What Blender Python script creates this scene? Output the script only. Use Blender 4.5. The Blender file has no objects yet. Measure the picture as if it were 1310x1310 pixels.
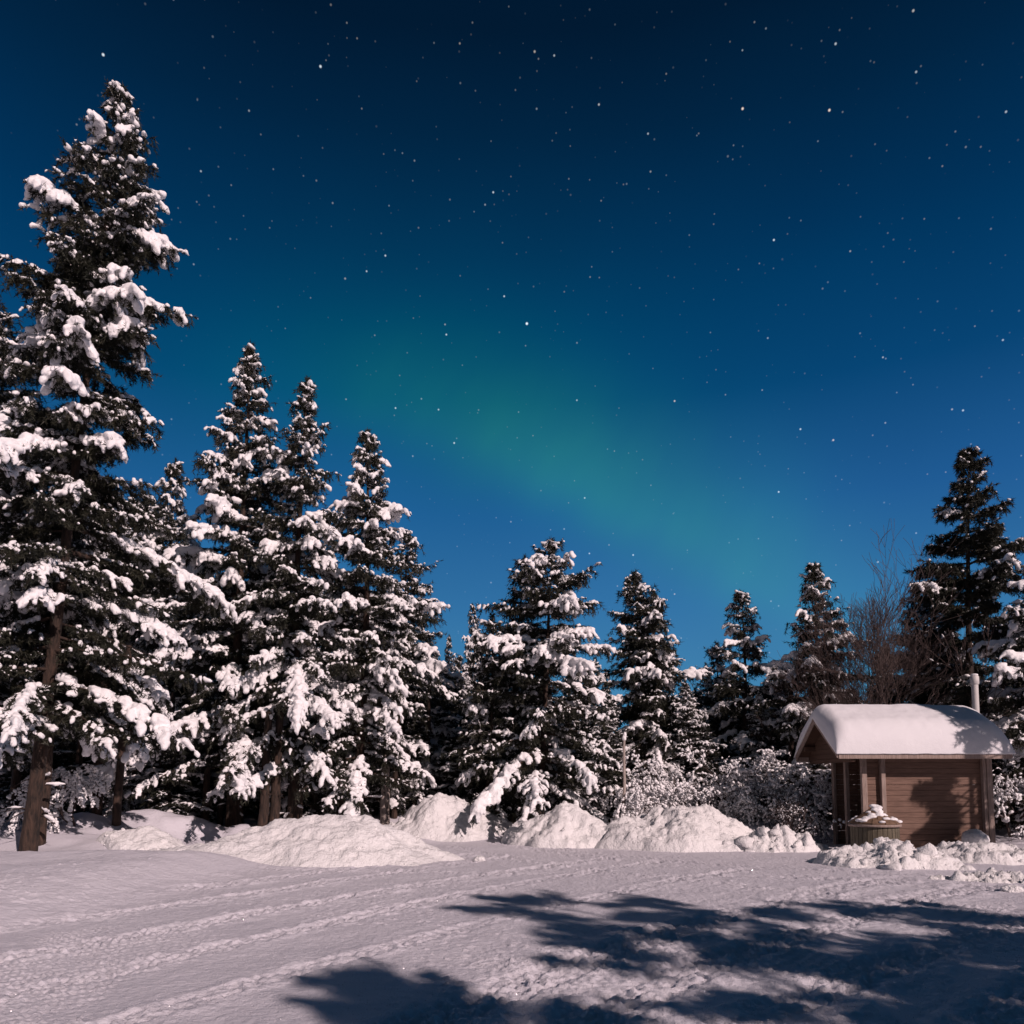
import bpy, bmesh, math, random
import numpy as np
from mathutils import Vector, Matrix, noise as mnoise

R = math.radians
sc = bpy.context.scene
col = sc.collection

# ------------------------------------------------------------------ camera
F = 1000.0            # focal length in photo pixels (photo is 1310 px wide)
TILT = 4.6            # the lens looks up a little, the rest is frame shift
HORIZ = 1003.0        # photo row of the horizon
CAM_H = 1.6
PY = HORIZ - F * math.tan(R(TILT))
cam_d = bpy.data.cameras.new("camera")
cam_d.sensor_width = 36.0
cam_d.lens = 36.0 * F / 1310.0
cam_d.shift_y = (PY - 655.0) / 1310.0
cam_d.clip_start = 0.1
cam_d.clip_end = 5000
cam = bpy.data.objects.new("camera", cam_d)
cam.location = (0, 0, CAM_H)
cam.rotation_euler = (R(90 + TILT), 0, 0)
col.objects.link(cam)
sc.camera = cam


def ray(px, py):
    cx, cy = (px - 655.0) / F, (PY - py) / F
    t = R(TILT)
    return Vector((cx, math.cos(t) - cy * math.sin(t), math.sin(t) + cy * math.cos(t)))


def at(px, py, Y):
    d = ray(px, py)
    return Vector((0, 0, CAM_H)) + d * (Y / d.y)


# ------------------------------------------------------------------ moonlight and night sky
MOON_AZ, MOON_EL = 38.5, 30.0      # light runs forward, turned to the left by MOON_AZ
ldir = Vector((-math.sin(R(MOON_AZ)) * math.cos(R(MOON_EL)), math.cos(R(MOON_AZ)) * math.cos(R(MOON_EL)), -math.sin(R(MOON_EL))))
sun_d = bpy.data.lights.new("moon", 'SUN')
sun_d.energy = 4.0
sun_d.angle = R(0.42)
sun_d.color = (1.0, 0.79, 0.76)
sun = bpy.data.objects.new("moon", sun_d)
sun.rotation_euler = ldir.to_track_quat('-Z', 'Y').to_euler()
sun.location = (20, -12, 12)
col.objects.link(sun)

sc.view_settings.view_transform = 'Standard'
sc.view_settings.look = 'None'
sc.view_settings.exposure = 0
sc.view_settings.gamma = 1


def lin(r, g, b):
    f = lambda c: (c / 255.0 / 12.92) if c / 255.0 <= 0.04045 else ((c / 255.0 + 0.055) / 1.055) ** 2.4
    return (f(r), f(g), f(b), 1.0)


class NT:
    """small node-tree writer"""
    def __init__(s, tree):
        s.t = tree; s.n = tree.nodes; s.l = tree.links
    def new(s, kind, **kw):
        n = s.n.new(kind)
        for k, v in kw.items(): setattr(n, k, v)
        return n
    def put(s, sock, v):
        if isinstance(v, bpy.types.NodeSocket): s.l.new(v, sock)
        else: sock.default_value = v
    def m(s, op, a, b=0.0, c=0.0, clamp=False):
        n = s.new('ShaderNodeMath', operation=op, use_clamp=clamp)
        s.put(n.inputs[0], a); s.put(n.inputs[1], b); s.put(n.inputs[2], c)
        return n.outputs[0]
    def v(s, op, a, b=(0, 0, 0), out=0):
        n = s.new('ShaderNodeVectorMath', operation=op)
        s.put(n.inputs[0], a)
        if op == 'SCALE': s.put(n.inputs['Scale'], b)
        else: s.put(n.inputs[1], b)
        return n.outputs[out]
    def mix(s, f, a, b, typ='RGBA', blend='MIX'):
        n = s.new('ShaderNodeMix', data_type=typ)
        if typ == 'RGBA':
            n.blend_type = blend; i = (0, 6, 7); o = 2
        else: i = (0, 2, 3); o = 0
        s.put(n.inputs[i[0]], f); s.put(n.inputs[i[1]], a); s.put(n.inputs[i[2]], b)
        return n.outputs[o]
    def maprange(s, v, a, b, c, d, smooth=False):
        n = s.new('ShaderNodeMapRange', interpolation_type='SMOOTHSTEP' if smooth else 'LINEAR')
        for i, x in enumerate((v, a, b, c, d)): s.put(n.inputs[i], x)
        return n.outputs[0]
    def ramp(s, f, stops):
        n = s.new('ShaderNodeValToRGB')
        e = n.color_ramp.elements
        while len(e) < len(stops): e.new(0.5)
        for el, (p, c) in zip(e, stops): el.position = p; el.color = c
        s.put(n.inputs[0], f)
        return n.outputs[0]
    def noise(s, vec, scale, detail=3, rough=0.55, out=0):
        n = s.new('ShaderNodeTexNoise')
        if vec is not None: s.put(n.inputs['Vector'], vec)
        n.inputs['Scale'].default_value = scale; n.inputs['Detail'].default_value = detail; n.inputs['Roughness'].default_value = rough
        return n.outputs[out]
    def voro(s, vec, scale, feature='F1', dim='3D'):
        n = s.new('ShaderNodeTexVoronoi', feature=feature, voronoi_dimensions=dim)
        s.put(n.inputs['Vector'], vec); n.inputs['Scale'].default_value = scale
        return n
    def bump(s, h, strength, dist, normal=None):
        n = s.new('ShaderNodeBump')
        n.inputs['Strength'].default_value = strength; n.inputs['Distance'].default_value = dist
        s.put(n.inputs['Height'], h)
        if normal is not None: s.put(n.inputs['Normal'], normal)
        return n.outputs[0]


world = bpy.data.worlds.new("World")
sc.world = world
world.use_nodes = True
world.node_tree.nodes.clear()
W = NT(world.node_tree)
tc = W.new('ShaderNodeTexCoord')
dirv = W.v('NORMALIZE', tc.outputs['Generated'])
sep = W.new('ShaderNodeSeparateXYZ'); W.put(sep.inputs[0], dirv)
dx, dy, dz = sep.outputs
sky = W.ramp(dz, [(0.0, lin(82, 146, 184)), (0.13, lin(66, 130, 174)), (0.22, lin(52, 114, 166)), (0.33, lin(33, 92, 149)), (0.45, lin(8, 69, 117)),
                  (0.575, lin(0, 50, 89)), (0.66, lin(0, 36, 66)), (0.72, lin(1, 26, 50)), (1.0, lin(2, 16, 32))])
# mottling of the air
# unseen sky on the moon side, behind the lens, greyed to desaturate the shadows
sky = W.mix(W.maprange(dy, -0.15, -0.6, 0, 1, True), sky, (0.016, 0.036, 0.058, 1))
mott = W.noise(dirv, 3.0, 2)
sky = W.mix(0.35, sky, W.mix(W.maprange(mott, 0.35, 0.7, 0, 1), W.v('MULTIPLY', sky, (0.8, 0.85, 0.9)), W.v('MULTIPLY', sky, (1.1, 1.12, 1.12))))
# aurora: a soft slanting band of green, sharper along its lower edge
yy = W.m('MAXIMUM', dy, 0.05)
u = W.m('DIVIDE', dx, yy)
v = W.m('DIVIDE', dz, yy)
wob = W.m('MULTIPLY', W.m('SUBTRACT', W.noise(dirv, 5.0, 2), 0.5), 0.07)
ang = math.atan2(-0.25, 0.50)
ca, sa = math.cos(ang), math.sin(ang)
u0 = W.m('SUBTRACT', u, 0.125); v0 = W.m('SUBTRACT', v, 0.385)
al = W.m('ADD', W.m('MULTIPLY', u0, ca), W.m('MULTIPLY', v0, sa))
ac = W.m('ADD', W.m('ADD', W.m('MULTIPLY', u0, -sa), W.m('MULTIPLY', v0, ca)), wob)
ac = W.m('SUBTRACT', ac, W.m('MULTIPLY', W.m('MULTIPLY', al, al), -0.25))
up_ = W.m('POWER', 2.718, W.m('MULTIPLY', W.m('MULTIPLY', ac, ac), -72.0))
dn_ = W.m('POWER', 2.718, W.m('MULTIPLY', W.m('MULTIPLY', ac, ac), -300.0))
acr = W.mix(W.m('GREATER_THAN', ac, 0.0), dn_, up_, 'FLOAT')
alg = W.m('POWER', 2.718, W.m('MULTIPLY', W.m('MULTIPLY', al, al), -9.0))
alw = W.m('POWER', 2.718, W.m('MULTIPLY', W.m('MULTIPLY', al, al), -2.6))
front = W.m('GREATER_THAN', dy, 0.08)
streak = W.new('ShaderNodeCombineXYZ'); W.put(streak.inputs[0], W.m('MULTIPLY', al, 7.0)); W.put(streak.inputs[1], W.m('MULTIPLY', ac, 2.5))
stn = W.maprange(W.noise(streak.outputs[0], 1.0, 3), 0.3, 0.7, 0.72, 1.25)
aur = W.m('MULTIPLY', W.m('MULTIPLY', W.m('MULTIPLY', acr, alg), front), stn)
uw = W.m('MULTIPLY', W.m('ADD', u, 0.20), 2.3); vw = W.m('MULTIPLY', W.m('SUBTRACT', v, 0.50), 4.5)
aurw = W.m('MULTIPLY', W.m('POWER', 2.718, W.m('MULTIPLY', W.m('ADD', W.m('MULTIPLY', uw, uw), W.m('MULTIPLY', vw, vw)), -1.0)), front)
sky = W.v('ADD', sky, W.v('SCALE', (0.008, 0.080, -0.004), aur))
sky = W.v('ADD', sky, W.v('SCALE', (-0.002, 0.015, 0.003), aurw))
sky = W.v('MAXIMUM', sky, (0.0005, 0.002, 0.004))
# faint stars everywhere
for scale, thr, prob, gain in ((110, 0.12, 0.35, 0.20), (80, 0.10, 0.45, 0.34), (45, 0.062, 0.70, 0.8)):
    vo = W.voro(dirv, scale)
    vs = W.new('ShaderNodeSeparateColor'); W.put(vs.inputs[0], vo.outputs['Color'])
    on = W.m('GREATER_THAN', vs.outputs[0], prob)
    core = W.maprange(vo.outputs['Distance'], thr * 0.3, thr, 1, 0)
    st = W.m('MULTIPLY', W.m('MULTIPLY', core, on), W.m('MULTIPLY', W.m('POWER', vs.outputs[1], 2.0), gain))
    st = W.m('MULTIPLY', st, W.m('GREATER_THAN', dz, 0.02))
    sky = W.v('ADD', sky, W.v('SCALE', W.mix(vs.outputs[2], (0.75, 0.9, 1.0, 1), (1.0, 0.85, 0.7, 1)), st))
# the brightest ones where they stand in the sky
for px, py, g, r_ in ((132, 70, .9, 2.0), (410, 85, .8, 2.0), (674, 414, 1.2, 2.4), (950, 139, .9, 2.0), (1061, 141, .85, 2.0), (1069, 56, .5, 1.8),
                      (631, 246, .6, 1.7), (493, 327, .6, 1.7), (469, 347, .5, 1.6), (571, 428, .6, 1.7), (645, 379, .6, 1.7), (561, 524, .5, 1.7),
                      (506, 522, .6, 1.7), (863, 513, .6, 1.8), (1024, 549, .6, 1.8), (1066, 563, .6, 1.9), (1232, 525, .55, 1.8), (990, 307, .7, 1.8),
                      (1283, 435, .45, 1.7), (738, 512, .4, 1.7), (1172, 92, .4, 1.7), (1287, 143, .45, 1.7), (829, 171, .4, 1.6), (709, 71, .4, 1.6),
                      (257, 219, .4, 1.6), (810, 710, .6, 1.8), (754, 708, .5, 1.7), (748, 637, .5, 1.7), (1123, 719, .5, 1.8), (863, 760, .4, 1.7)):
    d = ray(px, py).normalized()
    dist = W.v('DISTANCE', dirv, tuple(d), out=1)
    st = W.maprange(dist, 0.0004, r_ / 1000.0 * (0.75 if py > 0 else 1), g, 0)
    tint = (1.0, 0.8, 0.65) if px in (950, 1061, 863, 1066) else (0.85, 0.95, 1.0)
    sky = W.v('ADD', sky, W.v('SCALE', tint, st))
bg = W.new('ShaderNodeBackground'); W.put(bg.inputs[0], sky); bg.inputs[1].default_value = 1.0
wo = W.new('ShaderNodeOutputWorld'); W.l.new(bg.outputs[0], wo.inputs[0])


# ------------------------------------------------------------------ materials
def mat(name):
    m = bpy.data.materials.new(name); m.use_nodes = True
    m.node_tree.nodes.clear()
    n = NT(m.node_tree)
    b = n.new('ShaderNodeBsdfPrincipled'); o = n.new('ShaderNodeOutputMaterial')
    n.l.new(b.outputs[0], o.inputs[0])
    return m, n, b


def snow_mat(name, base=(0.80, 0.80, 0.82), fine=40, fdist=0.01, coarse=7, cdist=0.03, sparkle=None):
    m, n, b = mat(name)
    tc = n.new('ShaderNodeTexCoord').outputs['Object']
    big = n.noise(tc, 0.9, 3)
    c = n.mix(n.maprange(big, 0.3, 0.7, 0, 1), (base[0] * .95, base[1] * .95, base[2] * .96, 1), (base[0] * 1.03, base[1] * 1.03, base[2] * 1.03, 1))
    n.put(b.inputs['Base Color'], c)
    b.inputs['Roughness'].default_value = 0.75
    b.inputs['Specular IOR Level'].default_value = 0.25
    h1 = n.noise(tc, coarse, 4, 0.6)
    h2 = n.noise(tc, fine, 3, 0.65)
    nb = n.bump(h2, 0.7, fdist, n.bump(h1, 0.8, cdist))
    n.put(b.inputs['Normal'], nb)
    if sparkle:
        vo = n.voro(tc, sparkle[0])
        cs = n.new('ShaderNodeSeparateColor'); n.put(cs.inputs[0], vo.outputs['Color'])
        on = n.m('MULTIPLY', n.m('GREATER_THAN', cs.outputs[0], sparkle[1]), n.m('LESS_THAN', vo.outputs['Distance'], 0.36))
        geo = n.new('ShaderNodeNewGeometry')
        wn = n.new('ShaderNodeTexWhiteNoise', noise_dimensions='3D'); n.put(wn.inputs['Vector'], vo.outputs['Position'])
        jit = n.v('SCALE', n.v('SUBTRACT', wn.outputs['Color'], (0.5, 0.5, 0.5)), 1.7)
        b.inputs['Coat IOR'].default_value = 1.9
        nn = n.v('NORMALIZE', n.v('ADD', n.v('SCALE', geo.outputs['Normal'], 0.35), jit))
        b.inputs['Coat Roughness'].default_value = 0.09
        n.put(b.inputs['Coat Weight'], on)
        n.put(b.inputs['Coat Normal'], nn)
    return m


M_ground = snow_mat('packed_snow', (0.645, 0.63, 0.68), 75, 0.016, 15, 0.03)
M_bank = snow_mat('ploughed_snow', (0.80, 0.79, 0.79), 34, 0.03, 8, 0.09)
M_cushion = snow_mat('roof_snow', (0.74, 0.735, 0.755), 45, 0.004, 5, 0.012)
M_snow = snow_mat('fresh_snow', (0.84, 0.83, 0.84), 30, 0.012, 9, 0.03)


def needle_mat(name, a, b_):
    m, n, b = mat(name)
    tc = n.new('ShaderNodeTexCoord').outputs['Object']
    c = n.mix(n.maprange(n.noise(tc, 2.2, 3), 0.35, 0.65, 0, 1), (*a, 1), (*b_, 1))
    n.put(b.inputs['Base Color'], c)
    b.inputs['Roughness'].default_value = 0.6
    b.inputs['Specular IOR Level'].default_value = 0.3
    return m


M_needle = needle_mat('spruce_needles', (0.011, 0.014, 0.010), (0.034, 0.034, 0.021))
M_pine = needle_mat('pine_needles', (0.012, 0.015, 0.010), (0.032, 0.034, 0.021))


def bark_mat(name, a, b_, sx=14, dist=0.03):
    m, n, b = mat(name)
    tc = n.new('ShaderNodeTexCoord').outputs['Object']
    mp = n.v('MULTIPLY', tc, (1, 1, 0.25))
    h = n.noise(mp, sx, 4, 0.6)
    c = n.mix(n.maprange(h, 0.35, 0.65, 0, 1), (*a, 1), (*b_, 1))
    n.put(b.inputs['Base Color'], c)
    b.inputs['Roughness'].default_value = 0.9
    n.put(b.inputs['Normal'], n.bump(h, 1.0, dist))
    return m


M_bark = bark_mat('conifer_bark', (0.012, 0.008, 0.006), (0.062, 0.036, 0.025), 13, 0.07)
M_twig = bark_mat('bare_twig_bark', (0.04, 0.027, 0.025), (0.09, 0.062, 0.056), 30, 0.005)
M_birch = bark_mat('birch_bark', (0.22, 0.18, 0.16), (0.42, 0.36, 0.33), 9, 0.01)
M_dead = bark_mat('dead_wood', (0.16, 0.09, 0.05), (0.34, 0.21, 0.13), 12, 0.01)


def wood_mat(name, a, b_, grain=(1.2, 14, 14), dist=0.004, rough=0.8):
    m, n, b = mat(name)
    tc = n.new('ShaderNodeTexCoord').outputs['Object']
    g = n.noise(n.v('MULTIPLY', tc, grain), 3.0, 5, 0.65)
    # each board has a tone of its own
    bv = n.new('ShaderNodeSeparateXYZ'); n.put(bv.inputs[0], tc)
    board = n.new('ShaderNodeTexWhiteNoise', noise_dimensions='1D')
    n.put(board.inputs['W'], n.m('FLOOR', n.m('DIVIDE', bv.outputs[2], 0.135)))
    c = n.mix(n.maprange(g, 0.3, 0.7, 0, 1), (*a, 1), (*b_, 1))
    c = n.mix(n.m('MULTIPLY', board.outputs[0], 0.5), c, n.v('MULTIPLY', c, (0.78, 0.72, 0.68)))
    n.put(b.inputs['Base Color'], c)
    b.inputs['Roughness'].default_value = rough
    n.put(b.inputs['Normal'], n.bump(g, 0.8, dist))
    return m


M_plank = wood_mat('stained_plank', (0.115, 0.066, 0.048), (0.22, 0.135, 0.10))
M_shade_board = wood_mat('shade_darkened_board', (0.055, 0.027, 0.017), (0.11, 0.058, 0.036))  # hut wood with the shade of the gable end put into its colour
M_post = wood_mat('weathered_post', (0.17, 0.125, 0.105), (0.40, 0.31, 0.27), (14, 14, 1.2))
M_stave = wood_mat('mossy_stave', (0.06, 0.052, 0.035), (0.17, 0.145, 0.10), (14, 14, 1.0))
M_shingle = wood_mat('lid_wood', (0.10, 0.06, 0.035), (0.22, 0.14, 0.09))

m, n, b = mat('painted_flue'); M_flue = m
n.put(b.inputs['Base Color'], n.mix(n.noise(n.new('ShaderNodeTexCoord').outputs['Object'], 9, 4), (0.46, 0.44, 0.43, 1), (0.64, 0.61, 0.59, 1)))
b.inputs['Roughness'].default_value = 0.55


# ------------------------------------------------------------------ helpers
def tag(o, label=None, cat=None, group=None, kind=None):
    if label: o['label'] = label
    if cat: o['category'] = cat
    if group: o['group'] = group
    if kind: o['kind'] = kind
    return o


def empty(name, loc, rz=0.0):
    o = bpy.data.objects.new(name, None)
    o.location = loc; o.rotation_euler = (0, 0, rz); o.empty_display_size = 0.3
    col.objects.link(o)
    return o


def np_mesh(name, verts, faces_list, smooth=True):
    """faces_list: arrays (n,3) or (n,4)"""
    me = bpy.data.meshes.new(name)
    verts = np.asarray(verts, dtype=np.float32)
    me.vertices.add(len(verts)); me.vertices.foreach_set('co', verts.ravel())
    loops = np.concatenate([f.ravel() for f in faces_list]).astype(np.int32)
    sizes = np.concatenate([np.full(len(f), f.shape[1], dtype=np.int32) for f in faces_list])
    starts = np.concatenate([[0], np.cumsum(sizes)[:-1]]).astype(np.int32)
    me.loops.add(len(loops)); me.loops.foreach_set('vertex_index', loops)
    me.polygons.add(len(sizes)); me.polygons.foreach_set('loop_start', starts)
    if smooth: me.polygons.foreach_set('use_smooth', np.ones(len(sizes), dtype=bool))
    me.update(calc_edges=True)
    return me


def link(name, me, m, parent=None, loc=None):
    o = bpy.data.objects.new(name, me)
    if m: 
        if not me.materials: me.materials.append(m)
    if parent: o.parent = parent
    if loc: o.location = loc
    col.objects.link(o)
    return o


def remesh(me, vox, smooth_it=1):
    o = bpy.data.objects.new('remesh_work', me); col.objects.link(o)
    md = o.modifiers.new('r', 'REMESH'); md.mode = 'VOXEL'; md.voxel_size = vox; md.use_smooth_shade = True
    if smooth_it:
        s = o.modifiers.new('s', 'SMOOTH'); s.iterations = smooth_it; s.factor = 0.5
    dg = bpy.context.evaluated_depsgraph_get()
    out = bpy.data.meshes.new_from_object(o.evaluated_get(dg))
    bpy.data.objects.remove(o); bpy.data.meshes.remove(me)
    out.polygons.foreach_set('use_smooth', np.ones(len(out.polygons), dtype=bool))
    return out


class Tubes:
    """tapered tubes gathered into one mesh"""
    def __init__(s): s.v = []; s.f = []; s.n = 0
    def add(s, pts, radii, k=6):
        pts = [Vector(p) for p in pts]
        base = s.n
        for i, p in enumerate(pts):
            t = (pts[min(i + 1, len(pts) - 1)] - pts[max(i - 1, 0)])
            t = t.normalized() if t.length > 1e-6 else Vector((0, 0, 1))
            a = t.cross(Vector((0, 0, 1)) if abs(t.z) < 0.9 else Vector((1, 0, 0))).normalized()
            b = t.cross(a)
            for j in range(k):
                an = 2 * math.pi * j / k
                s.v.append(p + (a * math.cos(an) + b * math.sin(an)) * radii[i])
        for i in range(len(pts) - 1):
            for j in range(k):
                q = base + i * k
                s.f.append((q + j, q + (j + 1) % k, q + k + (j + 1) % k, q + k + j))
        s.n += len(pts) * k
    def mesh(s, name):
        return np_mesh(name, np.array([tuple(x) for x in s.v]), [np.array(s.f)])


def hash2(ix, iy, seed):
    h = (ix.astype(np.int64) * 374761393 + iy.astype(np.int64) * 668265263 + seed * 982451653) & 0xffffffff
    h = ((h ^ (h >> 13)) * 1274126177) & 0xffffffff
    h = (h ^ (h >> 16)) & 0xffffffff
    return h / 4294967295.0


def vnoise(x, y, seed=0):
    ix, iy = np.floor(x), np.floor(y)
    fx, fy = x - ix, y - iy
    fx = fx * fx * fx * (fx * (fx * 6 - 15) + 10); fy = fy * fy * fy * (fy * (fy * 6 - 15) + 10)
    a, b = hash2(ix, iy, seed), hash2(ix + 1, iy, seed)
    c, d = hash2(ix, iy + 1, seed), hash2(ix + 1, iy + 1, seed)
    return (a + (b - a) * fx) * (1 - fy) + (c + (d - c) * fx) * fy - 0.5


def fbm(x, y, seed=0, octv=4, gain=0.5):
    t, a, f = 0, 1.0, 1.0
    for i in range(octv):
        ca_, sa_ = math.cos(i * 1.1), math.sin(i * 1.1)
        t = t + a * vnoise((x * ca_ - y * sa_) * f + 17.3 * i, (x * sa_ + y * ca_) * f - 9.1 * i, seed + i)
        a *= gain; f *= 2.03
    return t


def sstep(a, b, x):
    t = np.clip((x - a) / (b - a), 0, 1)
    return t * t * (3 - 2 * t)


def vnoise3(p, seed=0):
    z = p[:, 2]; iz = np.floor(z); f = z - iz; f = f * f * (3 - 2 * f)
    off = iz * 57.31
    a = vnoise(p[:, 0] + off, p[:, 1] - off * 0.7, seed)
    off = (iz + 1) * 57.31
    b = vnoise(p[:, 0] + off, p[:, 1] - off * 0.7, seed)
    return a + (b - a) * f


def roughen(me, amp, scale, seed=0):
    n = len(me.vertices)
    co = np.empty(n * 3, np.float32); me.vertices.foreach_get('co', co); co = co.reshape(-1, 3).astype(float)
    no = np.empty(n * 3, np.float32); me.vertex_normals.foreach_get('vector', no); no = no.reshape(-1, 3)
    d = vnoise3(co * scale, seed) + 0.6 * vnoise3(co * scale * 2.3 + 7.7, seed + 3)
    co = co + no * (amp * d)[:, None]
    me.vertices.foreach_set('co', co.astype(np.float32).ravel()); me.update()
    return me


ICO = {}
def ico(sub):
    if sub not in ICO:
        bm = bmesh.new(); bmesh.ops.create_icosphere(bm, subdivisions=sub, radius=1.0)
        v = np.array([tuple(x.co) for x in bm.verts]); f = np.array([[q.index for q in g.verts] for g in bm.faces]); bm.free()
        ICO[sub] = (v, f)
    return ICO[sub]


def blobs_mesh(name, cen, axis, rl, rw, rh, rng, sub=1, jitter=0.18):
    """ellipsoids: long axis along `axis`, flattened upward; gathered as one raw mesh"""
    bv, bf = ico(sub)
    n = len(cen)
    ax = axis / np.maximum(np.linalg.norm(axis, axis=1, keepdims=True), 1e-6)
    up = np.tile(np.array([0, 0, 1.0]), (n, 1))
    bad = np.abs(ax[:, 2]) > 0.92
    up[bad] = (0.0, 1.0, 0.0)
    sd = np.cross(ax, up); sd /= np.linalg.norm(sd, axis=1, keepdims=True)
    u3 = np.cross(sd, ax)
    jit = 1 + (rng.random((n, len(bv))) - 0.5) * 2 * jitter
    loc = bv[None, :, :] * jit[:, :, None]
    V = (cen[:, None, :] + loc[:, :, 0:1] * (ax * rl[:, None])[:, None, :] + loc[:, :, 1:2] * (sd * rw[:, None])[:, None, :]
         + loc[:, :, 2:3] * (u3 * rh[:, None])[:, None, :])
    Fc = bf[None, :, :] + (np.arange(n) * len(bv))[:, None, None]
    return np_mesh(name, V.reshape(-1, 3), [Fc.reshape(-1, 3)])


# ------------------------------------------------------------------ the ground
def shoulder(x, y):
    edge = -4.9 + 0.10 * (11.7 - y) * -1.0 + 0.5 * fbm(y * 0.3, y * 0 + 2, 8, 2)
    return sstep(0.0, 1.7, edge - x) * sstep(7.2, 10.3, y) * (1 - sstep(14.3, 17.5, y))


def ground_z(x, y):
    """large shapes of the snow ground"""
    z = 0.05 * fbm(x * 0.25, y * 0.25, 3, 3)
    # shoulder on the left, a smooth drift
    sh = shoulder(x, y)
    z = z + 0.33 * sh + 0.10 * sh * fbm(x * 0.6, y * 0.9, 12, 3)
    # low ploughed berm that joins the banks
    by = 22.6 + 0.7 * fbm(x * 0.25, y * 0 + 1, 15, 2) - 0.016 * (x - 1) ** 2
    z = z + (0.34 + 0.5 * fbm(x * 0.8, y * 0.8, 17, 4)) * np.exp(-((y - by) / 0.95) ** 2) * (1 - sstep(7.0, 8.4, x))
    # forest floor beyond the ploughed banks
    woods = sstep(22.5, 27.0, y + 0.12 * np.abs(x - 1))
    woods = np.maximum(woods, sstep(7.5, 10.0, -x) * sstep(16.0, 19.0, y))
    z = z + woods * (0.42 + 0.55 * fbm(x * 0.35, y * 0.35, 21, 4)) + sstep(38, 120, y) * 1.0
    return z


def polyline_dist(x, y, pts):
    best = np.full(x.shape, 1e9); s_at = np.zeros(x.shape); side = np.zeros(x.shape)
    acc = 0.0
    for (x0, y0), (x1, y1) in zip(pts[:-1], pts[1:]):
        ex, ey = x1 - x0, y1 - y0
        L = math.hypot(ex, ey)
        t = np.clip(((x - x0) * ex + (y - y0) * ey) / (L * L), 0, 1)
        qx, qy = x - (x0 + t * ex), y - (y0 + t * ey)
        d = np.hypot(qx, qy)
        w = d < best
        best = np.where(w, d, best); s_at = np.where(w, acc + t * L, s_at)
        side = np.where(w, np.sign(ex * qy - ey * qx) * d, side)
        acc += L
    return best, s_at, side


def curve(p0, p1, p2, n=14):
    return [((1 - t) ** 2 * p0[0] + 2 * t * (1 - t) * p1[0] + t * t * p2[0], (1 - t) ** 2 * p0[1] + 2 * t * (1 - t) * p1[1] + t * t * p2[1]) for t in [i / n for i in range(n + 1)]]


# tyre and sledge tracks: (curve, width, depth, tread period)
TRACKS = [
    (curve((-5.6, 5.2), (-3.6, 10.5), (2.0, 17.0)), 0.34, 0.035, 0.16),
    (curve((-4.4, 4.6), (-2.6, 9.8), (3.0, 16.4)), 0.30, 0.030, 0.15),
    (curve((-3.2, 4.2), (-1.4, 8.8), (4.5, 15.0)), 0.30, 0.026, 0.17),
    (curve((-6.4, 7.6), (-3.8, 12.0), (0.0, 17.6)), 0.30, 0.030, 0.14),
    (curve((-7.5, 8.6), (-4.6, 12.6), (-1.0, 18.0)), 0.34, 0.030, 0.18),
    (curve((-1.2, 4.2), (0.5, 8.0), (6.5, 13.5)), 0.50, 0.035, 0.13),
    (curve((-0.3, 4.0), (1.2, 7.4), (7.5, 12.6)), 0.50, 0.035, 0.13),
    (curve((0.7, 4.0), (2.2, 6.8), (9.0, 11.5)), 0.50, 0.030, 0.14),
    (curve((2.2, 4.0), (3.6, 6.6), (10.0, 10.4)), 0.40, 0.028, 0.15),
    (curve((8.5, 9.0), (2.5, 11.2), (-1.5, 20.0)), 0.30, 0.022, 0.16),
    (curve((10.5, 10.2), (4.0, 12.6), (-0.5, 21.0)), 0.30, 0.022, 0.16),
    (curve((9.0, 12.4), (3.0, 14.0), (-6.0, 15.0)), 0.35, 0.020, 0.18),
    (curve((0.2, 21.5), (2.2, 15.5), (9.5, 13.0)), 0.35, 0.025, 0.16),
]


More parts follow.
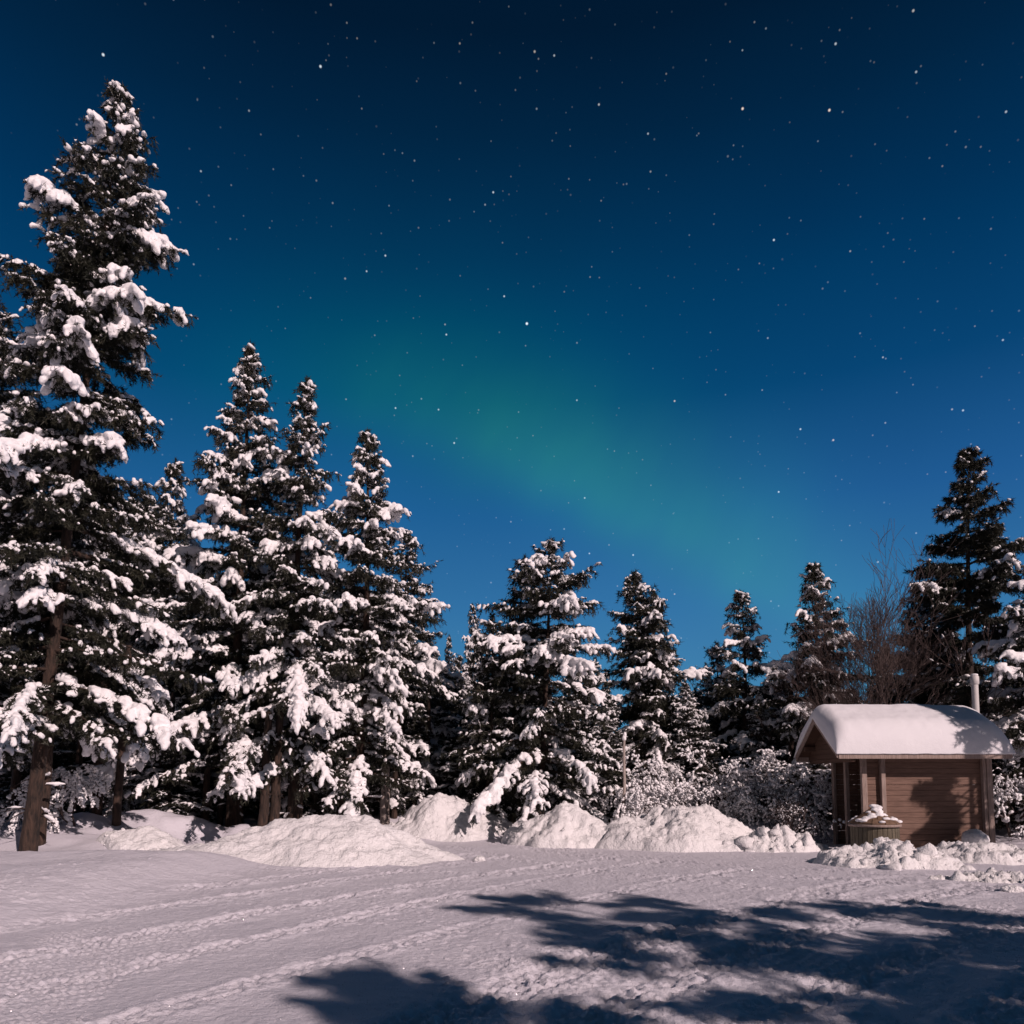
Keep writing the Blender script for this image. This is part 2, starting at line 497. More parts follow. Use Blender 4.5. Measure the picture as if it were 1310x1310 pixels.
def ground_detail(x, y):
    near = sstep(60, 18, y) if False else (1 - sstep(17, 24, y))
    z = near * (0.020 * fbm(x * 1.6, y * 1.6, 31, 4) + 0.008 * fbm(x * 7, y * 7, 35, 3))
    crumb = fbm(x * 13, y * 13, 37, 3, 0.6)
    z = z + near * 0.05 * np.clip(crumb - 0.28, 0, 1) * sstep(-0.1, 0.3, fbm(x * 0.6, y * 0.6, 39, 2))
    # wind and groomer ripples near the camera
    rough = sstep(-0.1, 0.25, fbm(x * 0.35 + 4, y * 0.35, 41, 2))
    z = z + near * rough * (0.008 * fbm(x * 5.0, y * 3.0, 43, 3) + 0.012 * fbm(x * 17, y * 13, 44, 2))
    tread = sstep(-0.05, 0.3, fbm(x * 0.5 + 3, y * 0.5, 45, 2) + 0.25 * np.exp(-((x - 0.1 - (y - 6.5) * 0.25) / 1.0) ** 2)) * near * (1 - sstep(9, 13, y))
    a_ = 0.5 * (x * 0.64 + y * 0.77); b_ = x * 0.77 - y * 0.64
    wv_ = fbm(x * 1.3, y * 1.3, 47, 3)
    z = z + tread * 0.016 * np.sin(2 * math.pi * (a_ / 0.055 + 0.8 * wv_)) * np.clip(np.sin(2 * math.pi * (b_ / 0.13 + 0.5 * wv_)) + 0.4, 0, 1.4) * (0.3 + np.clip(fbm(x * 3, y * 3, 49, 2) + .5, 0, 1))
    for pts, w, dep, per in TRACKS:
        xs = [p[0] for p in pts]; ys = [p[1] for p in pts]
        msk = (x > min(xs) - 1.2) & (x < max(xs) + 1.2) & (y > min(ys) - 1.2) & (y < max(ys) + 1.2)
        if not msk.any(): continue
        X, Y = x[msk], y[msk]
        d, s, sd = polyline_dist(X, Y, pts)
        wv = 1 + 0.35 * fbm(X * 0.9, Y * 0.9, 61, 2)
        half = w * 0.5
        groove = -dep * (1 - sstep(half * 0.75, half * 1.15, d))
        ridge = dep * 0.9 * np.exp(-((d - half * 1.5) / (half * 0.42)) ** 2) * (1 + 1.2 * fbm(X * 9, Y * 9, 67, 2))
        wp = fbm(X * 2.2, Y * 2.2, 65, 3)
        band = np.exp(-(d / (half * 1.25)) ** 2)
        lug = np.sin(2 * math.pi * (s / per + 0.9 * np.abs(sd) / per + 1.3 * wp)) * (1 - sstep(half * 0.8, half * 1.05, d)) * dep * 0.30
        lug = lug * sstep(-0.15, 0.35, fbm(X * 1.7, Y * 1.7, 69, 2))
        lug = lug + band * dep * (1.5 * fbm(X * 15, Y * 15, 75, 2, 0.7) + 0.7 * fbm(X * 7, Y * 7, 79, 2) + 1.0 * np.clip(fbm(X * 20, Y * 20, 77, 1), 0, 1) + 0.5)
        groove = groove * 0.8; ridge = ridge * 0.6 * (0.4 + 1.6 * np.clip(fbm(X * 5, Y * 5, 73, 3), -0.2, 1))
        fade = sstep(-0.35, 0.15, fbm(X * 0.45, Y * 0.45, 71, 2))
        fade = fade * (1 - shoulder(X, Y)); off_ = 1 - sstep(0.05, 0.35, shoulder(X, Y))
        z[msk] += off_ * (groove + ridge * wv + lug) * (0.6 + 0.4 * fade)
    return z


def graded(a, b, step0, grow, limit):
    out = [a]; st = step0
    while out[-1] < b:
        out.append(out[-1] + st); st = min(st * grow, limit)
    return out


xs_mid = list(np.arange(-7.0, 8.2, 0.021))
xs_r = graded(xs_mid[-1] + 0.025, 900, 0.025, 1.045, 120)
xs_l = [-(q) for q in graded(-xs_mid[0] + 0.025, 900, 0.025, 1.045, 120)][::-1]
XS = np.array(xs_l + xs_mid + xs_r)
ys_mid = list(np.arange(4.4, 10.0, 0.021))
ys_f = graded(ys_mid[-1] + 0.022, 1600, 0.022, 1.010, 160)
ys_b = [4.4 - q for q in graded(0.05, 200, 0.05, 1.2, 60)][::-1]
YS = np.array(ys_b + ys_mid + ys_f)
GX, GY = np.meshgrid(XS, YS)
GZ = ground_z(GX, GY) + ground_detail(GX, GY)
nx, ny = len(XS), len(YS)
idx = np.arange(nx * ny).reshape(ny, nx)
quads = np.stack([idx[:-1, :-1].ravel(), idx[:-1, 1:].ravel(), idx[1:, 1:].ravel(), idx[1:, :-1].ravel()], axis=1)
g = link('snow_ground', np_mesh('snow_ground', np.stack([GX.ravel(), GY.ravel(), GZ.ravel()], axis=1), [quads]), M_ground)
tag(g, kind='structure')


def gz(x, y):
    return float(ground_z(np.array([float(x)]), np.array([float(y)]))[0])


# ------------------------------------------------------------------ ploughed snow banks
def bank(label, cx, cy, hw, hd, h, seed, rough=0.16, sharp=0.9, rz=0.0, peaks=(), step=0.045, chunks=30, csize=(0.025, 0.14), flat=0.0):
    """a bank of ploughed snow; peaks = (dx, dy, r, extra height)"""
    rng = np.random.default_rng(seed)
    n_x, n_y = int(2.3 * hw / step), int(2.3 * hd / step)
    u = np.linspace(-1.15, 1.15, n_x); w = np.linspace(-1.15, 1.15, n_y)
    U, V = np.meshgrid(u, w)
    X, Y = U * hw, V * hd
    edge = 1 + 0.34 * fbm(np.arctan2(V, U) * 1.1 + seed, np.hypot(U, V) * 0.8, seed, 3)
    r = np.hypot(U, V) / edge
    prof = np.clip(1 - r ** (1.5 + flat), 0, 1) ** sharp
    prof = 0.66 * prof + 0.34 * np.clip(1 - r ** 1.25, 0, 1) ** 2.2
    Z = h * prof
    for (dx_, dy_, rr, hh) in peaks:
        Z = Z + hh * np.exp(-(((X - dx_) ** 2 + (Y - dy_) ** 2) / (rr * rr))) * np.clip(prof * 3, 0, 1)
    cov = np.clip(prof * 4, 0, 1)
    ridge = 0.5 - np.abs(fbm(X * 1.3, Y * 1.3, seed + 5, 4))
    Z = Z + cov * h * rough * (1.5 * fbm(X * 0.9, Y * 0.9, seed + 2, 3) + 0.8 * (ridge - 0.35) + 1.1 * fbm(X * 2.6 + 0.6 * fbm(X * 2, Y * 2, seed + 3, 2), Y * 2.6, seed + 9, 5, 0.62))
    Z = Z + cov * 0.05 * rough / 0.16 * fbm(X * 8, Y * 8, seed + 14, 3, 0.65)
    Z = np.where(r >= 1, -0.12, Z - 0.06 * (1 - cov))
    c, s = math.cos(rz), math.sin(rz)
    WX, WY = cx + X * c - Y * s, cy + X * s + Y * c
    Z = Z + ground_z(WX, WY) * 1.0
    ii = np.arange(n_x * n_y).reshape(n_y, n_x)
    q = np.stack([ii[:-1, :-1].ravel(), ii[:-1, 1:].ravel(), ii[1:, 1:].ravel(), ii[1:, :-1].ravel()], axis=1)
    keep = (Z.ravel()[q] > ground_z(WX, WY).ravel()[q] - 0.1).any(axis=1)
    verts = np.stack([WX.ravel() - cx, WY.ravel() - cy, Z.ravel()], axis=1)
    used, inv = np.unique(q[keep], return_inverse=True)
    vv = verts[used]; ff = inv.reshape(-1, 4)
    if chunks:
        cand = np.flatnonzero(prof.ravel() > 0.012)
        pk = rng.choice(cand, chunks)
        cen = verts[pk].copy(); rad = csize[0] + (csize[1] - csize[0]) * rng.random(chunks) ** 4.5
        cen[:, 2] -= rad * 0.2
        bv, bf = ico(2)
        bn = np.array([[mnoise.noise(Vector(p) * 1.7 + Vector((k * 5.1, 0, 0))) for p in bv] for k in range(6)])
        for i in range(chunks):
            sc_ = rad[i] * (0.55 + 0.95 * rng.random(3)) * (1, 1, 0.75)
            P = bv * sc_ * (1 + 0.55 * bn[i % 6])[:, None]
            for _ in range(5):                      # knock flat faces off the lump
                nrm = rng.normal(size=3); nrm /= np.linalg.norm(nrm)
                dd = P @ nrm; lim = rad[i] * (0.45 + 0.35 * rng.random())
                P = P - np.outer(np.clip(dd - lim, 0, None), nrm)
            P = P + cen[i]
            ff4 = np.concatenate([bf, bf[:, 2:3]], axis=1)
            vv = np.concatenate([vv, P]); 
            if i == 0: tri = bf + len(vv) - len(bv)
            else: tri = np.concatenate([tri, bf + len(vv) - len(bv)])
        me = np_mesh('snow_bank', vv, [ff, tri])
    else:
        me = np_mesh('snow_bank', vv, [ff])
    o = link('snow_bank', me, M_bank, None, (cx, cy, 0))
    return tag(o, label, 'snow bank', 'ploughed snow banks at the edge of the clearing')


bank('broad smooth bank of ploughed snow below the two tall twin-tipped spruces', -3.9, 17.0, 2.95, 1.9, 0.98, 101, 0.09, 0.95, 0.02, peaks=((0.2, 0.2, 0.9, 0.05),))
bank('low tongue of snow running left from the foot of the broad smooth bank', -6.0, 16.5, 2.3, 0.8, 0.30, 108, 0.12, 1.0, 0.05, flat=0.4)
bank('small rounded snow hump beside the leftmost tree trunks, half in shadow', -8.3, 18.1, 1.15, 0.9, 0.55, 103, 0.12, 0.8, 0.1, flat=0.6)
bank('low wide snow bank with a blue tree shadow lying across its top', -1.75, 23.0, 2.1, 1.65, 0.93, 104, 0.14, 0.9, 0.0, peaks=((-0.2, 0.1, 0.6, 0.08),))
bank('steep rounded snow mound in front of the broad central spruce', 1.35, 20.9, 1.65, 1.4, 0.98, 105, 0.15, 0.75, 0.0, peaks=((0.35, 0.1, 0.5, 0.14), (-0.8, -0.3, 0.45, -0.22)), flat=0.7, chunks=12)
bank('largest rough snow bank, below the snow-bent saplings', 4.15, 20.3, 2.5, 1.9, 0.95, 106, 0.16, 0.85, 0.0, peaks=((0.7, 0.3, 1.0, 0.2), (-1.45, -0.3, 0.45, 0.22), (-0.6, -0.4, 0.5, -0.18), (1.5, -0.6, 0.5, -0.2)), chunks=30, flat=0.5)
bank('lumpy shaded snow bank left of the hut', 6.4, 19.2, 1.35, 0.85, 0.48, 107, 0.38, 0.8, 0.0, chunks=70, csize=(0.03, 0.3), flat=0.5)
bank('bright lumpy heap of shovelled snow in front of the slatted bin', 7.5, 15.9, 1.28, 1.3, 0.38, 109, 0.32, 0.8, 0.15, peaks=((0.55, 0.7, 0.5, 0.32), (-0.6, 0.3, 0.45, 0.08)), chunks=80, csize=(0.03, 0.3), flat=0.4)
bank('low snow heap along the right foot of the hut, mostly in shadow', 9.9, 16.9, 1.9, 1.15, 0.34, 110, 0.3, 0.85, -0.1, chunks=26, flat=0.4)
bank('faint flattened ridge of broken snow at the right edge of the clearing', 8.6, 13.3, 1.5, 0.45, 0.12, 111, 0.5, 0.9, -0.05, chunks=40, csize=(0.03, 0.08))


def lump(label, x, y, r, seed, s=(1, 1, 1), lift=0.3):
    rng = np.random.default_rng(seed)
    bv, bf = ico(3)
    P = bv.copy()
    for _ in range(7):
        nrm = rng.normal(size=3); nrm /= np.linalg.norm(nrm)
        P = P - np.outer(np.clip(P @ nrm - (0.6 + 0.25 * rng.random()), 0, None), nrm) * 0.8
    nz = np.array([mnoise.noise(Vector(p) * 2.2 + Vector((seed, 0, 0))) for p in bv])
    P = P * (1 + 0.12 * nz)[:, None] * np.array(s) * r
    o = link('snow_lump', np_mesh('snow_lump', P, [bf]), M_bank, None, (x, y, gz(x, y) + r * lift))
    return tag(o, label, 'snow lump')


lump('block of snow leaning on the hut wall beside its right corner post', 11.05, 18.85, 0.36, 5, (1.0, 0.7, 0.95), 0.55)
lump('small lone lump of snow on the bare snow before the low wide bank', -0.7, 16.6, 0.11, 6, (1.3, 1, 0.8), 0.2)
lump('loose clod of snow on the track edge nearest the right side', 7.5, 11.9, 0.12, 7, (1.4, 1, 0.7), 0.2)


# ------------------------------------------------------------------ frost crystals glinting on the packed snow
def glitter(n=36000):
    rng = np.random.default_rng(404)
    y = 4.6 + 13 * rng.random(n) ** 1.6; x = (rng.random(n) - 0.5) * 1.5 * y
    z = ground_z(x, y) + ground_detail(x, y) + 0.006
    nrm = rng.normal(size=(n, 3)); nrm /= np.linalg.norm(nrm, axis=1, keepdims=True)
    a = np.cross(nrm, rng.normal(size=(n, 3))); a /= np.linalg.norm(a, axis=1, keepdims=True)
    b = np.cross(nrm, a)
    r = (0.0022 + 0.003 * rng.random(n))[:, None]
    c = np.stack([x, y, z], axis=1)
    v = np.stack([c + a * r, c - 0.5 * a * r + 0.87 * b * r, c - 0.5 * a * r - 0.87 * b * r], axis=1).reshape(-1, 3)
    o = link('frost_crystals', np_mesh('frost_crystals', v, [np.arange(n * 3).reshape(-1, 3)], smooth=False), M_frost)
    tag(o, 'tiny glinting frost crystals strewn over the packed snow', 'frost', kind='stuff')


m, n, b = mat('ice_crystal'); M_frost = m
b.inputs['Base Color'].default_value = (0.55, 0.53, 0.56, 1); b.inputs['Roughness'].default_value = 0.16
b.inputs['Specular IOR Level'].default_value = 1.0
glitter()


# ------------------------------------------------------------------ conifers
def conifer(seed, H, cb, rad, shape, load, lean=(0, 0), spacing=0.42, nb=5, twl=0.55, vox=0.042, needles=14, nsize=0.13, top_bare=0.4,
            blob=0.8, trunk_r=None, pine=False, droop=1.0, gap=0.06, sub=1, hang=0.45, speck=0.75, spz=1.0, low_el=-0.16):
    """returns meshes: trunk, branches, crown, snow (z = 0 at the trunk base)"""
    rnd = random.Random(seed); rng = np.random.default_rng(seed)
    tr = trunk_r or (0.011 * H + 0.03)
    bend = [(rnd.uniform(-.2, .2), rnd.uniform(-.2, .2)) for _ in range(3)]
    def axis(z):
        t = z / H
        b = math.sin(t * math.pi)
        return Vector((lean[0] * t + b * bend[0][0], lean[1] * t + b * bend[0][1], z))
    trunk = Tubes()
    npt = 16
    zz = [H * i / npt for i in range(npt + 1)]
    zz[0] = -0.35
    trunk.add([axis(z) for z in zz], [max(0.012, tr * (1 - max(z, 0) / H) ** 0.85 * (1.25 if z < 0.2 else 1.0)) for z in zz], 10)
    br = Tubes()
    tw_p, tw_d, tw_l, tw_w = [], [], [], []           # twigs with needles
    sb_c, sb_a, sb_l, sb_w, sb_h = [], [], [], [], [] # snow blobs
    up = Vector((0, 0, 1))
    # a few dead branches below the crown
    for i in range(int(cb * 5)):
        z = rnd.uniform(0.5, max(0.7, cb)); p0 = axis(z); az = rnd.uniform(0, 6.283); L = rnd.uniform(0.25, 0.9)
        d = Vector((math.cos(az), math.sin(az), rnd.uniform(-.5, .1)))
        br.add([p0, p0 + d * L * .5, p0 + d * L + Vector((rnd.uniform(-.1, .1), rnd.uniform(-.1, .1), -0.08))], [0.018, 0.012, 0.004], 4)
        if rnd.random() < 0.6 * load:
            q = p0 + d * L * .6
            sb_c.append(q + up * 0.03); sb_a.append(d); sb_l.append(L * .35); sb_w.append(.035); sb_h.append(.04)
    z = cb; az0 = rnd.uniform(0, 6.28)
    while z < H - 0.18:
        t = (z - cb) / (H - cb)
        r_here = rad * shape(t)
        lobes = rnd.uniform(0.72, 1.22)
        n_b = nb if t < 0.75 else max(3, nb - 1)
        for k in range(n_b):
            if rnd.random() < gap: continue
            az = az0 + k * 2 * math.pi / n_b + rnd.uniform(-.45, .45)
            L = max(0.16, r_here * lobes * rnd.uniform(0.62, 1.18) * (1 + 0.55 * mnoise.noise(Vector((math.cos(az) * .9 + seed, math.sin(az) * .9, z * 0.45)))))
            el = min((low_el + (0.57 - low_el) * t ** 1.3) + rnd.uniform(-.16, .16), math.atan2(max(0.0, H - z) * 0.8, L)) + (0.22 if pine else 0)
            bload = min(1.0, max(0.0, load * rnd.choice((0.2, 0.5, 0.95, 1.25, 1.6))))
            bsz = rnd.choice((0.7, 0.85, 1.0, 1.1, 1.35)) if bload > 0.6 else 0.8
            if t > 0.93: bload *= top_bare
            sag = L * rnd.uniform(0.16, 0.42) * droop * (1 - 0.75 * t) * (0.5 + 0.7 * bload)
            dh = Vector((math.cos(az), math.sin(az), 0))
            p0 = axis(z + rnd.uniform(-.12, .12))
            curl = rnd.uniform(-.25, .25) * L
            side0 = dh.cross(up)
            def path(s):
                return p0 + dh * (L * s) + up * (L * s * math.tan(el) - sag * s * s) + side0 * (curl * s * s)
            npp = 6
            pts = [path(i / npp) for i in range(npp + 1)]
            r0 = min(tr * 0.45, 0.008 + 0.014 * L)
            br.add(pts, [r0 * (1 - 0.85 * i / npp) for i in range(npp + 1)], 5)
            ntw = max(5, int(L / 0.10))
            for i in range(ntw + 1):
                s = (0.10 if not pine else 0.42) + (0.90 if not pine else 0.58) * i / ntw
                p = path(s); tg = (path(min(1, s + .03)) - path(max(0, s - .03))).normalized()
                sd = tg.cross(up).normalized()
                last = i == ntw
                for sgn in ((1, -1) if not last else (0,)):
                    if not last and rnd.random() < 0.12: continue
                    l = twl * (1.05 - 0.62 * s) * rnd.uniform(0.55, 1.1) * min(1, 0.35 + L * 0.5)
                    l = min(l, 0.35 + 0.3 * L)
                    a = rnd.uniform(0.55, 1.15)
                    d = (tg * math.cos(a) + sd * sgn * math.sin(a) + up * rnd.uniform(-.75, .08) * ((0.5 + 0.8 * s) if not pine else -.7)) if not last else tg
                    d.normalize()
                    segs = [(p, d, l)]
                    if l > 0.3:
                        for fr in (0.35, 0.65):
                            for s2 in (1, -1):
                                if rnd.random() < 0.75:
                                    e = (d * 0.75 + d.cross(up).normalized() * s2 * 0.6 + up * rnd.uniform(-.6, 0)).normalized()
                                    segs.append((p + d * l * fr, e, l * rnd.uniform(.3, .5)))
                    for (q, e, ll) in segs:
                        tw_p.append(q); tw_d.append(e); tw_l.append(ll); tw_w.append(1.0)
                    # hanging twiglets below the bough, always free of snow
                    if s > 0.2 and rnd.random() < hang:
                        for _ in range(2):
                            e = (Vector((rnd.uniform(-.5, .5), rnd.uniform(-.5, .5), -1)) + dh * .3).normalized()
                            tw_p.append(p + d * l * rnd.random()); tw_d.append(e); tw_l.append(rnd.uniform(.12, .34)); tw_w.append(1.0)
                    # snow on this twig: a chain of lumps, drooping over its end
                    pr = bload * (0.42 + 0.75 * s) * (1.0 if t > 0.1 else 0.8)
                    if rnd.random() < pr:
                        big = blob * (0.5 + 0.6 * bload) * bsz * rnd.choice((0.55, 0.8, 1.0, 1.0, 1.4)) * (0.68 + 0.32 * min(1, L))
                        nchain = 2 if l < 0.22 else 3
                        for c in range(nchain):
                            f = (c + 0.6) / nchain
                            rr = 0.075 * big * (1.15 - 0.5 * f) * rnd.uniform(.7, 1.25)
                            q = p + d * (l * f) + up * (rr * 0.6 - 0.16 * f * f * l) + Vector((rnd.uniform(-1, 1), rnd.uniform(-1, 1), 0)) * 0.02
                            sb_c.append(q); sb_a.append(d); sb_l.append(max(rr, min(l / nchain * 0.55, rr * 1.7))); sb_w.append(rr); sb_h.append(rr * 0.85)
                        if s > 0.35 and rnd.random() < 0.75:          # a lobe hanging over the twig end
                            rr = 0.058 * big * rnd.uniform(.75, 1.3); e = (d * 0.7 - up).normalized()
                            sb_c.append(p + d * l + e * rr * 1.1 + up * rr * 0.3); sb_a.append(e); sb_l.append(rr * 1.9); sb_w.append(rr); sb_h.append(rr * .9)
                        for (q0, e, ll) in segs[1:]:
                            if rnd.random() < 0.6:
                                rr = 0.048 * big * rnd.uniform(.7, 1.3)
                                sb_c.append(q0 + e * ll * .7 + up * rr * .5); sb_a.append(e); sb_l.append(rr * 1.4); sb_w.append(rr); sb_h.append(rr * .85)
                    elif rnd.random() < speck:
                        for _ in range(rnd.choice((1, 2, 2))):
                            rr = rnd.uniform(.022, .058) * spz; e = (d - up * rnd.uniform(0, 1.2)).normalized()
                            sb_c.append(p + d * l * rnd.uniform(.3, 1.05) + up * rr * .5); sb_a.append(e); sb_l.append(rr * rnd.uniform(1.2, 2.4)); sb_w.append(rr); sb_h.append(rr * .85)
                # snow lying along the bough itself
                if rnd.random() < bload * (0.05 + 0.6 * s):
                    rr = 0.10 * blob * bsz * (0.5 + 0.7 * bload) * rnd.uniform(.6, 1.3) * min(1, 0.6 + 0.3 * L)
                    sb_c.append(p + up * rr * 0.75); sb_a.append(tg); sb_l.append(rr * 1.3); sb_w.append(rr * 1.1); sb_h.append(rr * .9)
        az0 += 2.4
        z += spacing * rnd.uniform(0.75, 1.25) * (1.0 - 0.35 * t)
    # leader
    for i in range(12):
        zt = H - 0.05 - 0.05 * i
        for k in range(3):
            a_ = rnd.uniform(0, 6.28)
            tw_p.append(axis(zt)); tw_d.append(Vector((math.cos(a_) * .6, math.sin(a_) * .6, 0.8)).normalized()); tw_l.append(0.10 + 0.012 * i); tw_w.append(0.8)
    if load > 0.3:
        for i in range(3):
            a_ = rnd.uniform(0, 6.28)
            sb_c.append(axis(H - 0.15 - 0.18 * i) + Vector((math.cos(a_), math.sin(a_), 0)) * 0.06); sb_a.append(Vector((math.cos(a_), math.sin(a_), .3)))
            sb_l.append(.10 * blob); sb_w.append(.08 * blob); sb_h.append(.09 * blob)
    # needles
    A = lambda L_: np.array([tuple(q) for q in L_])
    P, D, Ln = A(tw_p), A(tw_d), np.array(tw_l)
    T = len(P)
    cnt = np.maximum(4, (needles * (0.35 + Ln / 0.35)).astype(int))
    rep = np.repeat(np.arange(T), cnt); N = len(rep)
    f = rng.random(N)
    base = P[rep] + D[rep] * (Ln[rep] * f)[:, None]
    base[:, 2] -= 0.10 * f * f * Ln[rep]
    rv = rng.normal(size=(N, 3)); rv /= np.linalg.norm(rv, axis=1, keepdims=True)
    nd = D[rep] * 0.55 + rv * 0.75; nd[:, 2] -= 0.12 if not pine else -0.15
    nd /= np.linalg.norm(nd, axis=1, keepdims=True)
    ln_ = nsize * (0.55 + 0.75 * rng.random(N))
    wv = np.cross(nd, rng.normal(size=(N, 3))); wv /= np.linalg.norm(wv, axis=1, keepdims=True)
    wd = nsize * 0.10 * (0.7 + 0.6 * rng.random(N))
    v = np.stack([base - wv * wd[:, None], base + wv * wd[:, None], base + nd * ln_[:, None]], axis=1).reshape(-1, 3)
    crown = np_mesh('crown', v, [np.arange(N * 3).reshape(-1, 3)], smooth=False)
    # fine twig wood
    for i in range(0, T, 2):
        br.add([P[i], P[i] + D[i] * Ln[i]], [0.006, 0.003], 3)
    snow = blobs_mesh('snow_load', A(sb_c), A(sb_a), np.array(sb_l), np.array(sb_w), np.array(sb_h), rng, sub=sub, jitter=0.22)
    if vox: snow = roughen(remesh(snow, vox, 1), 0.05, 7.0, seed)
    for me, mm in ((crown, M_pine if pine else M_needle), (snow, M_snow)):
        me.materials.append(mm)
    tm = trunk.mesh('trunk'); tm.materials.append(M_bark)
    bm_ = br.mesh('branches'); bm_.materials.append(M_bark)
    return [('trunk', tm), ('branches', bm_), ('crown', crown), ('snow_load', snow)]


PROTO = {}
def plant(name, parts, x, y, label, cat='tree', group=None, rz=0.0, scale=1.0, sxy=None, sink=0.0, tilt=(0, 0)):
    r = empty(name, (x, y, gz(x, y) - sink), rz)
    r.rotation_euler = (tilt[0], tilt[1], rz)
    r.scale = (sxy or scale, sxy or scale, scale)
    for pn, me in parts:
        o = bpy.data.objects.new(pn, me); o.parent = r; col.objects.link(o)
        if pn == 'snow_load': o['kind'] = 'stuff'
    return tag(r, label, cat, group)


def cone(p=0.75, low=0.55):
    return lambda t: (1 - t) ** p * min(1.0, low + (1 - low) * t / 0.14) + 0.02


def column(p=0.5):
    return lambda t: (1 - t) ** p * min(1.0, 0.7 + t * 2.0) + 0.02


GR = 'snow-laden conifers at the front of the forest'


def tree_at(top, base_px, Y, label, seed, rad, shape, load, cbf=0.12, kind='spruce_tree', **kw):
    """a tree whose tip stands at photo point `top`, whose trunk foot stands at column base_px, Y metres off"""
    tp = at(top[0], top[1], Y)
    bx = (base_px - 655.0) / F * Y
    g0 = gz(bx, Y)
    H = tp.z - g0
    parts = conifer(seed, H, H * cbf, rad, shape, load, lean=(tp.x - bx, 0), **kw)
    plant(kind, parts, bx, Y, label, group=GR)
    return parts, H


T = {}
T['big'] = tree_at((157, 112), 42, 17.3, 'tallest snow-laden spruce, towering on the left with thick snow pads', 11, 3.3, cone(0.74, 0.7), 0.70, 0.165,
                   vox=0.027, needles=20, nsize=0.12, blob=1.08, spacing=0.44, nb=5, twl=0.62, gap=0.18, trunk_r=0.165)
T['edge'] = tree_at((-8, 372), -28, 18.5, 'snow-laden spruce cut off by the left edge of the picture', 12, 2.5, cone(0.6, 0.7), 0.75, 0.18,
                    vox=0.04, needles=14, blob=0.8, spacing=0.44, gap=0.12)
T['twin'] = tree_at((322, 440), 300, 22.5, 'tall snow-laden spruce with the left of the twin tips, right of the tallest tree', 13, 3.2, cone(0.98, 0.8), 0.78, 0.16,
                    vox=0.028, needles=14, blob=0.95, spacing=0.45, nb=5, gap=0.08)
T['twin2'] = tree_at((394, 484), 378, 22.0, 'thickly snowed spruce with the right of the twin tips', 14, 3.0, cone(0.98, 0.8), 0.86, 0.165,
                     vox=0.028, needles=13, blob=0.95, spacing=0.45, nb=5, gap=0.08)
T['fourth'] = tree_at((470, 550), 455, 23.0, 'slim-topped snowy spruce right of the twin-tipped pair, bright on its right side', 15, 2.75, cone(0.92, 0.8), 0.88, 0.15,
                      vox=0.028, needles=13, blob=0.85, spacing=0.42, nb=5, gap=0.06)
T['fifth'] = tree_at((522, 680), 512, 27.0, 'dark-tipped spruce peeping out behind the slim-topped one', 16, 2.7, cone(0.85, 0.7), 0.7, 0.12,
                     vox=0.042, needles=12, blob=0.8, spacing=0.45)
T['mid'] = tree_at((706, 690), 690, 23.5, 'broad snowy spruce in the centre behind the steep snow mound', 17, 3.3, cone(0.78, 0.8), 0.85, 0.15,
                   vox=0.028, needles=14, blob=0.85, spacing=0.42, nb=5, gap=0.12)
T['midl'] = tree_at((672, 712), 655, 24.6, 'thin spruce tip close against the left side of the broad central spruce', 18, 1.8, cone(0.8, 0.7), 0.6, 0.14,
                    vox=0.042, needles=12, blob=0.8, spacing=0.42)
T['midl2'] = tree_at((630, 786), 622, 23.8, 'short bushy spruce leaning against the left foot of the broad central spruce', 19, 1.5, cone(0.55, 0.7), 0.62, 0.12,
                     vox=0.042, needles=13, blob=0.8, spacing=0.42)
T['dark'] = tree_at((810, 732), 822, 26.5, 'dark spruce with little snow between the broad central spruce and the forked one', 20, 2.8, cone(0.78, 0.8), 0.58, 0.12,
                    vox=0.042, needles=15, blob=0.85, spacing=0.38, nb=5, gap=0.05)
T['dark2'] = tree_at((838, 757), 846, 26.2, 'narrow spruce tip joined to the right of the dark spruce', 21, 1.7, cone(0.78, 0.7), 0.7, 0.12,
                     vox=0.042, needles=13, blob=0.95, spacing=0.4)
T['fork'] = tree_at((948, 757), 940, 27.0, 'narrow spruce with an open forked crown, left of the hut', 22, 2.6, cone(0.85, 0.8), 1.0, 0.12,
                    vox=0.04, needles=13, blob=0.85, spacing=0.46, gap=0.2)
T['forkl'] = tree_at((917, 822), 908, 28.5, 'small dark spruce pressed against the left of the narrow forked spruce', 23, 1.35, cone(0.6, 0.7), 0.45, 0.1,
                     vox=0.055, needles=12, blob=0.95, spacing=0.42)
T['hutl'] = tree_at((1041, 722), 1046, 25.0, 'dark conical spruce with white tip tufts directly left of the hut roof', 24, 2.6, cone(0.82, 0.8), 0.8, 0.10,
                    vox=0.04, needles=15, blob=0.8, spacing=0.38, nb=5, gap=0.05)
T['pine'] = tree_at((1240, 575), 1246, 25.5, 'tall dark pine with spreading tiers rising behind the hut', 25, 2.5, lambda t: (0.75 + 0.5 * t if t < 0.5 else (1 - t) * 2.0) ** 0.8, 0.5, 0.22,
                    kind='pine_tree', vox=0.032, needles=24, nsize=0.15, blob=0.68, spacing=0.78, nb=5, droop=0.6, twl=0.7, gap=0.14, low_el=-0.05)
T['pinel'] = tree_at((1178, 765), 1182, 27.5, 'dull low pine between the bare birch and the tall dark pine', 26, 2.1, column(0.45), 0.45, 0.2,
                     kind='pine_tree', vox=0.042, needles=14, blob=0.8, spacing=0.45, gap=0.1)
T['right'] = tree_at((1326, 715), 1332, 22.5, 'snow-covered spruce half cut by the right edge, beside the hut flue', 27, 2.0, cone(0.5, 0.75), 0.95, 0.1,
                     vox=0.04, needles=14, blob=0.85, spacing=0.42)

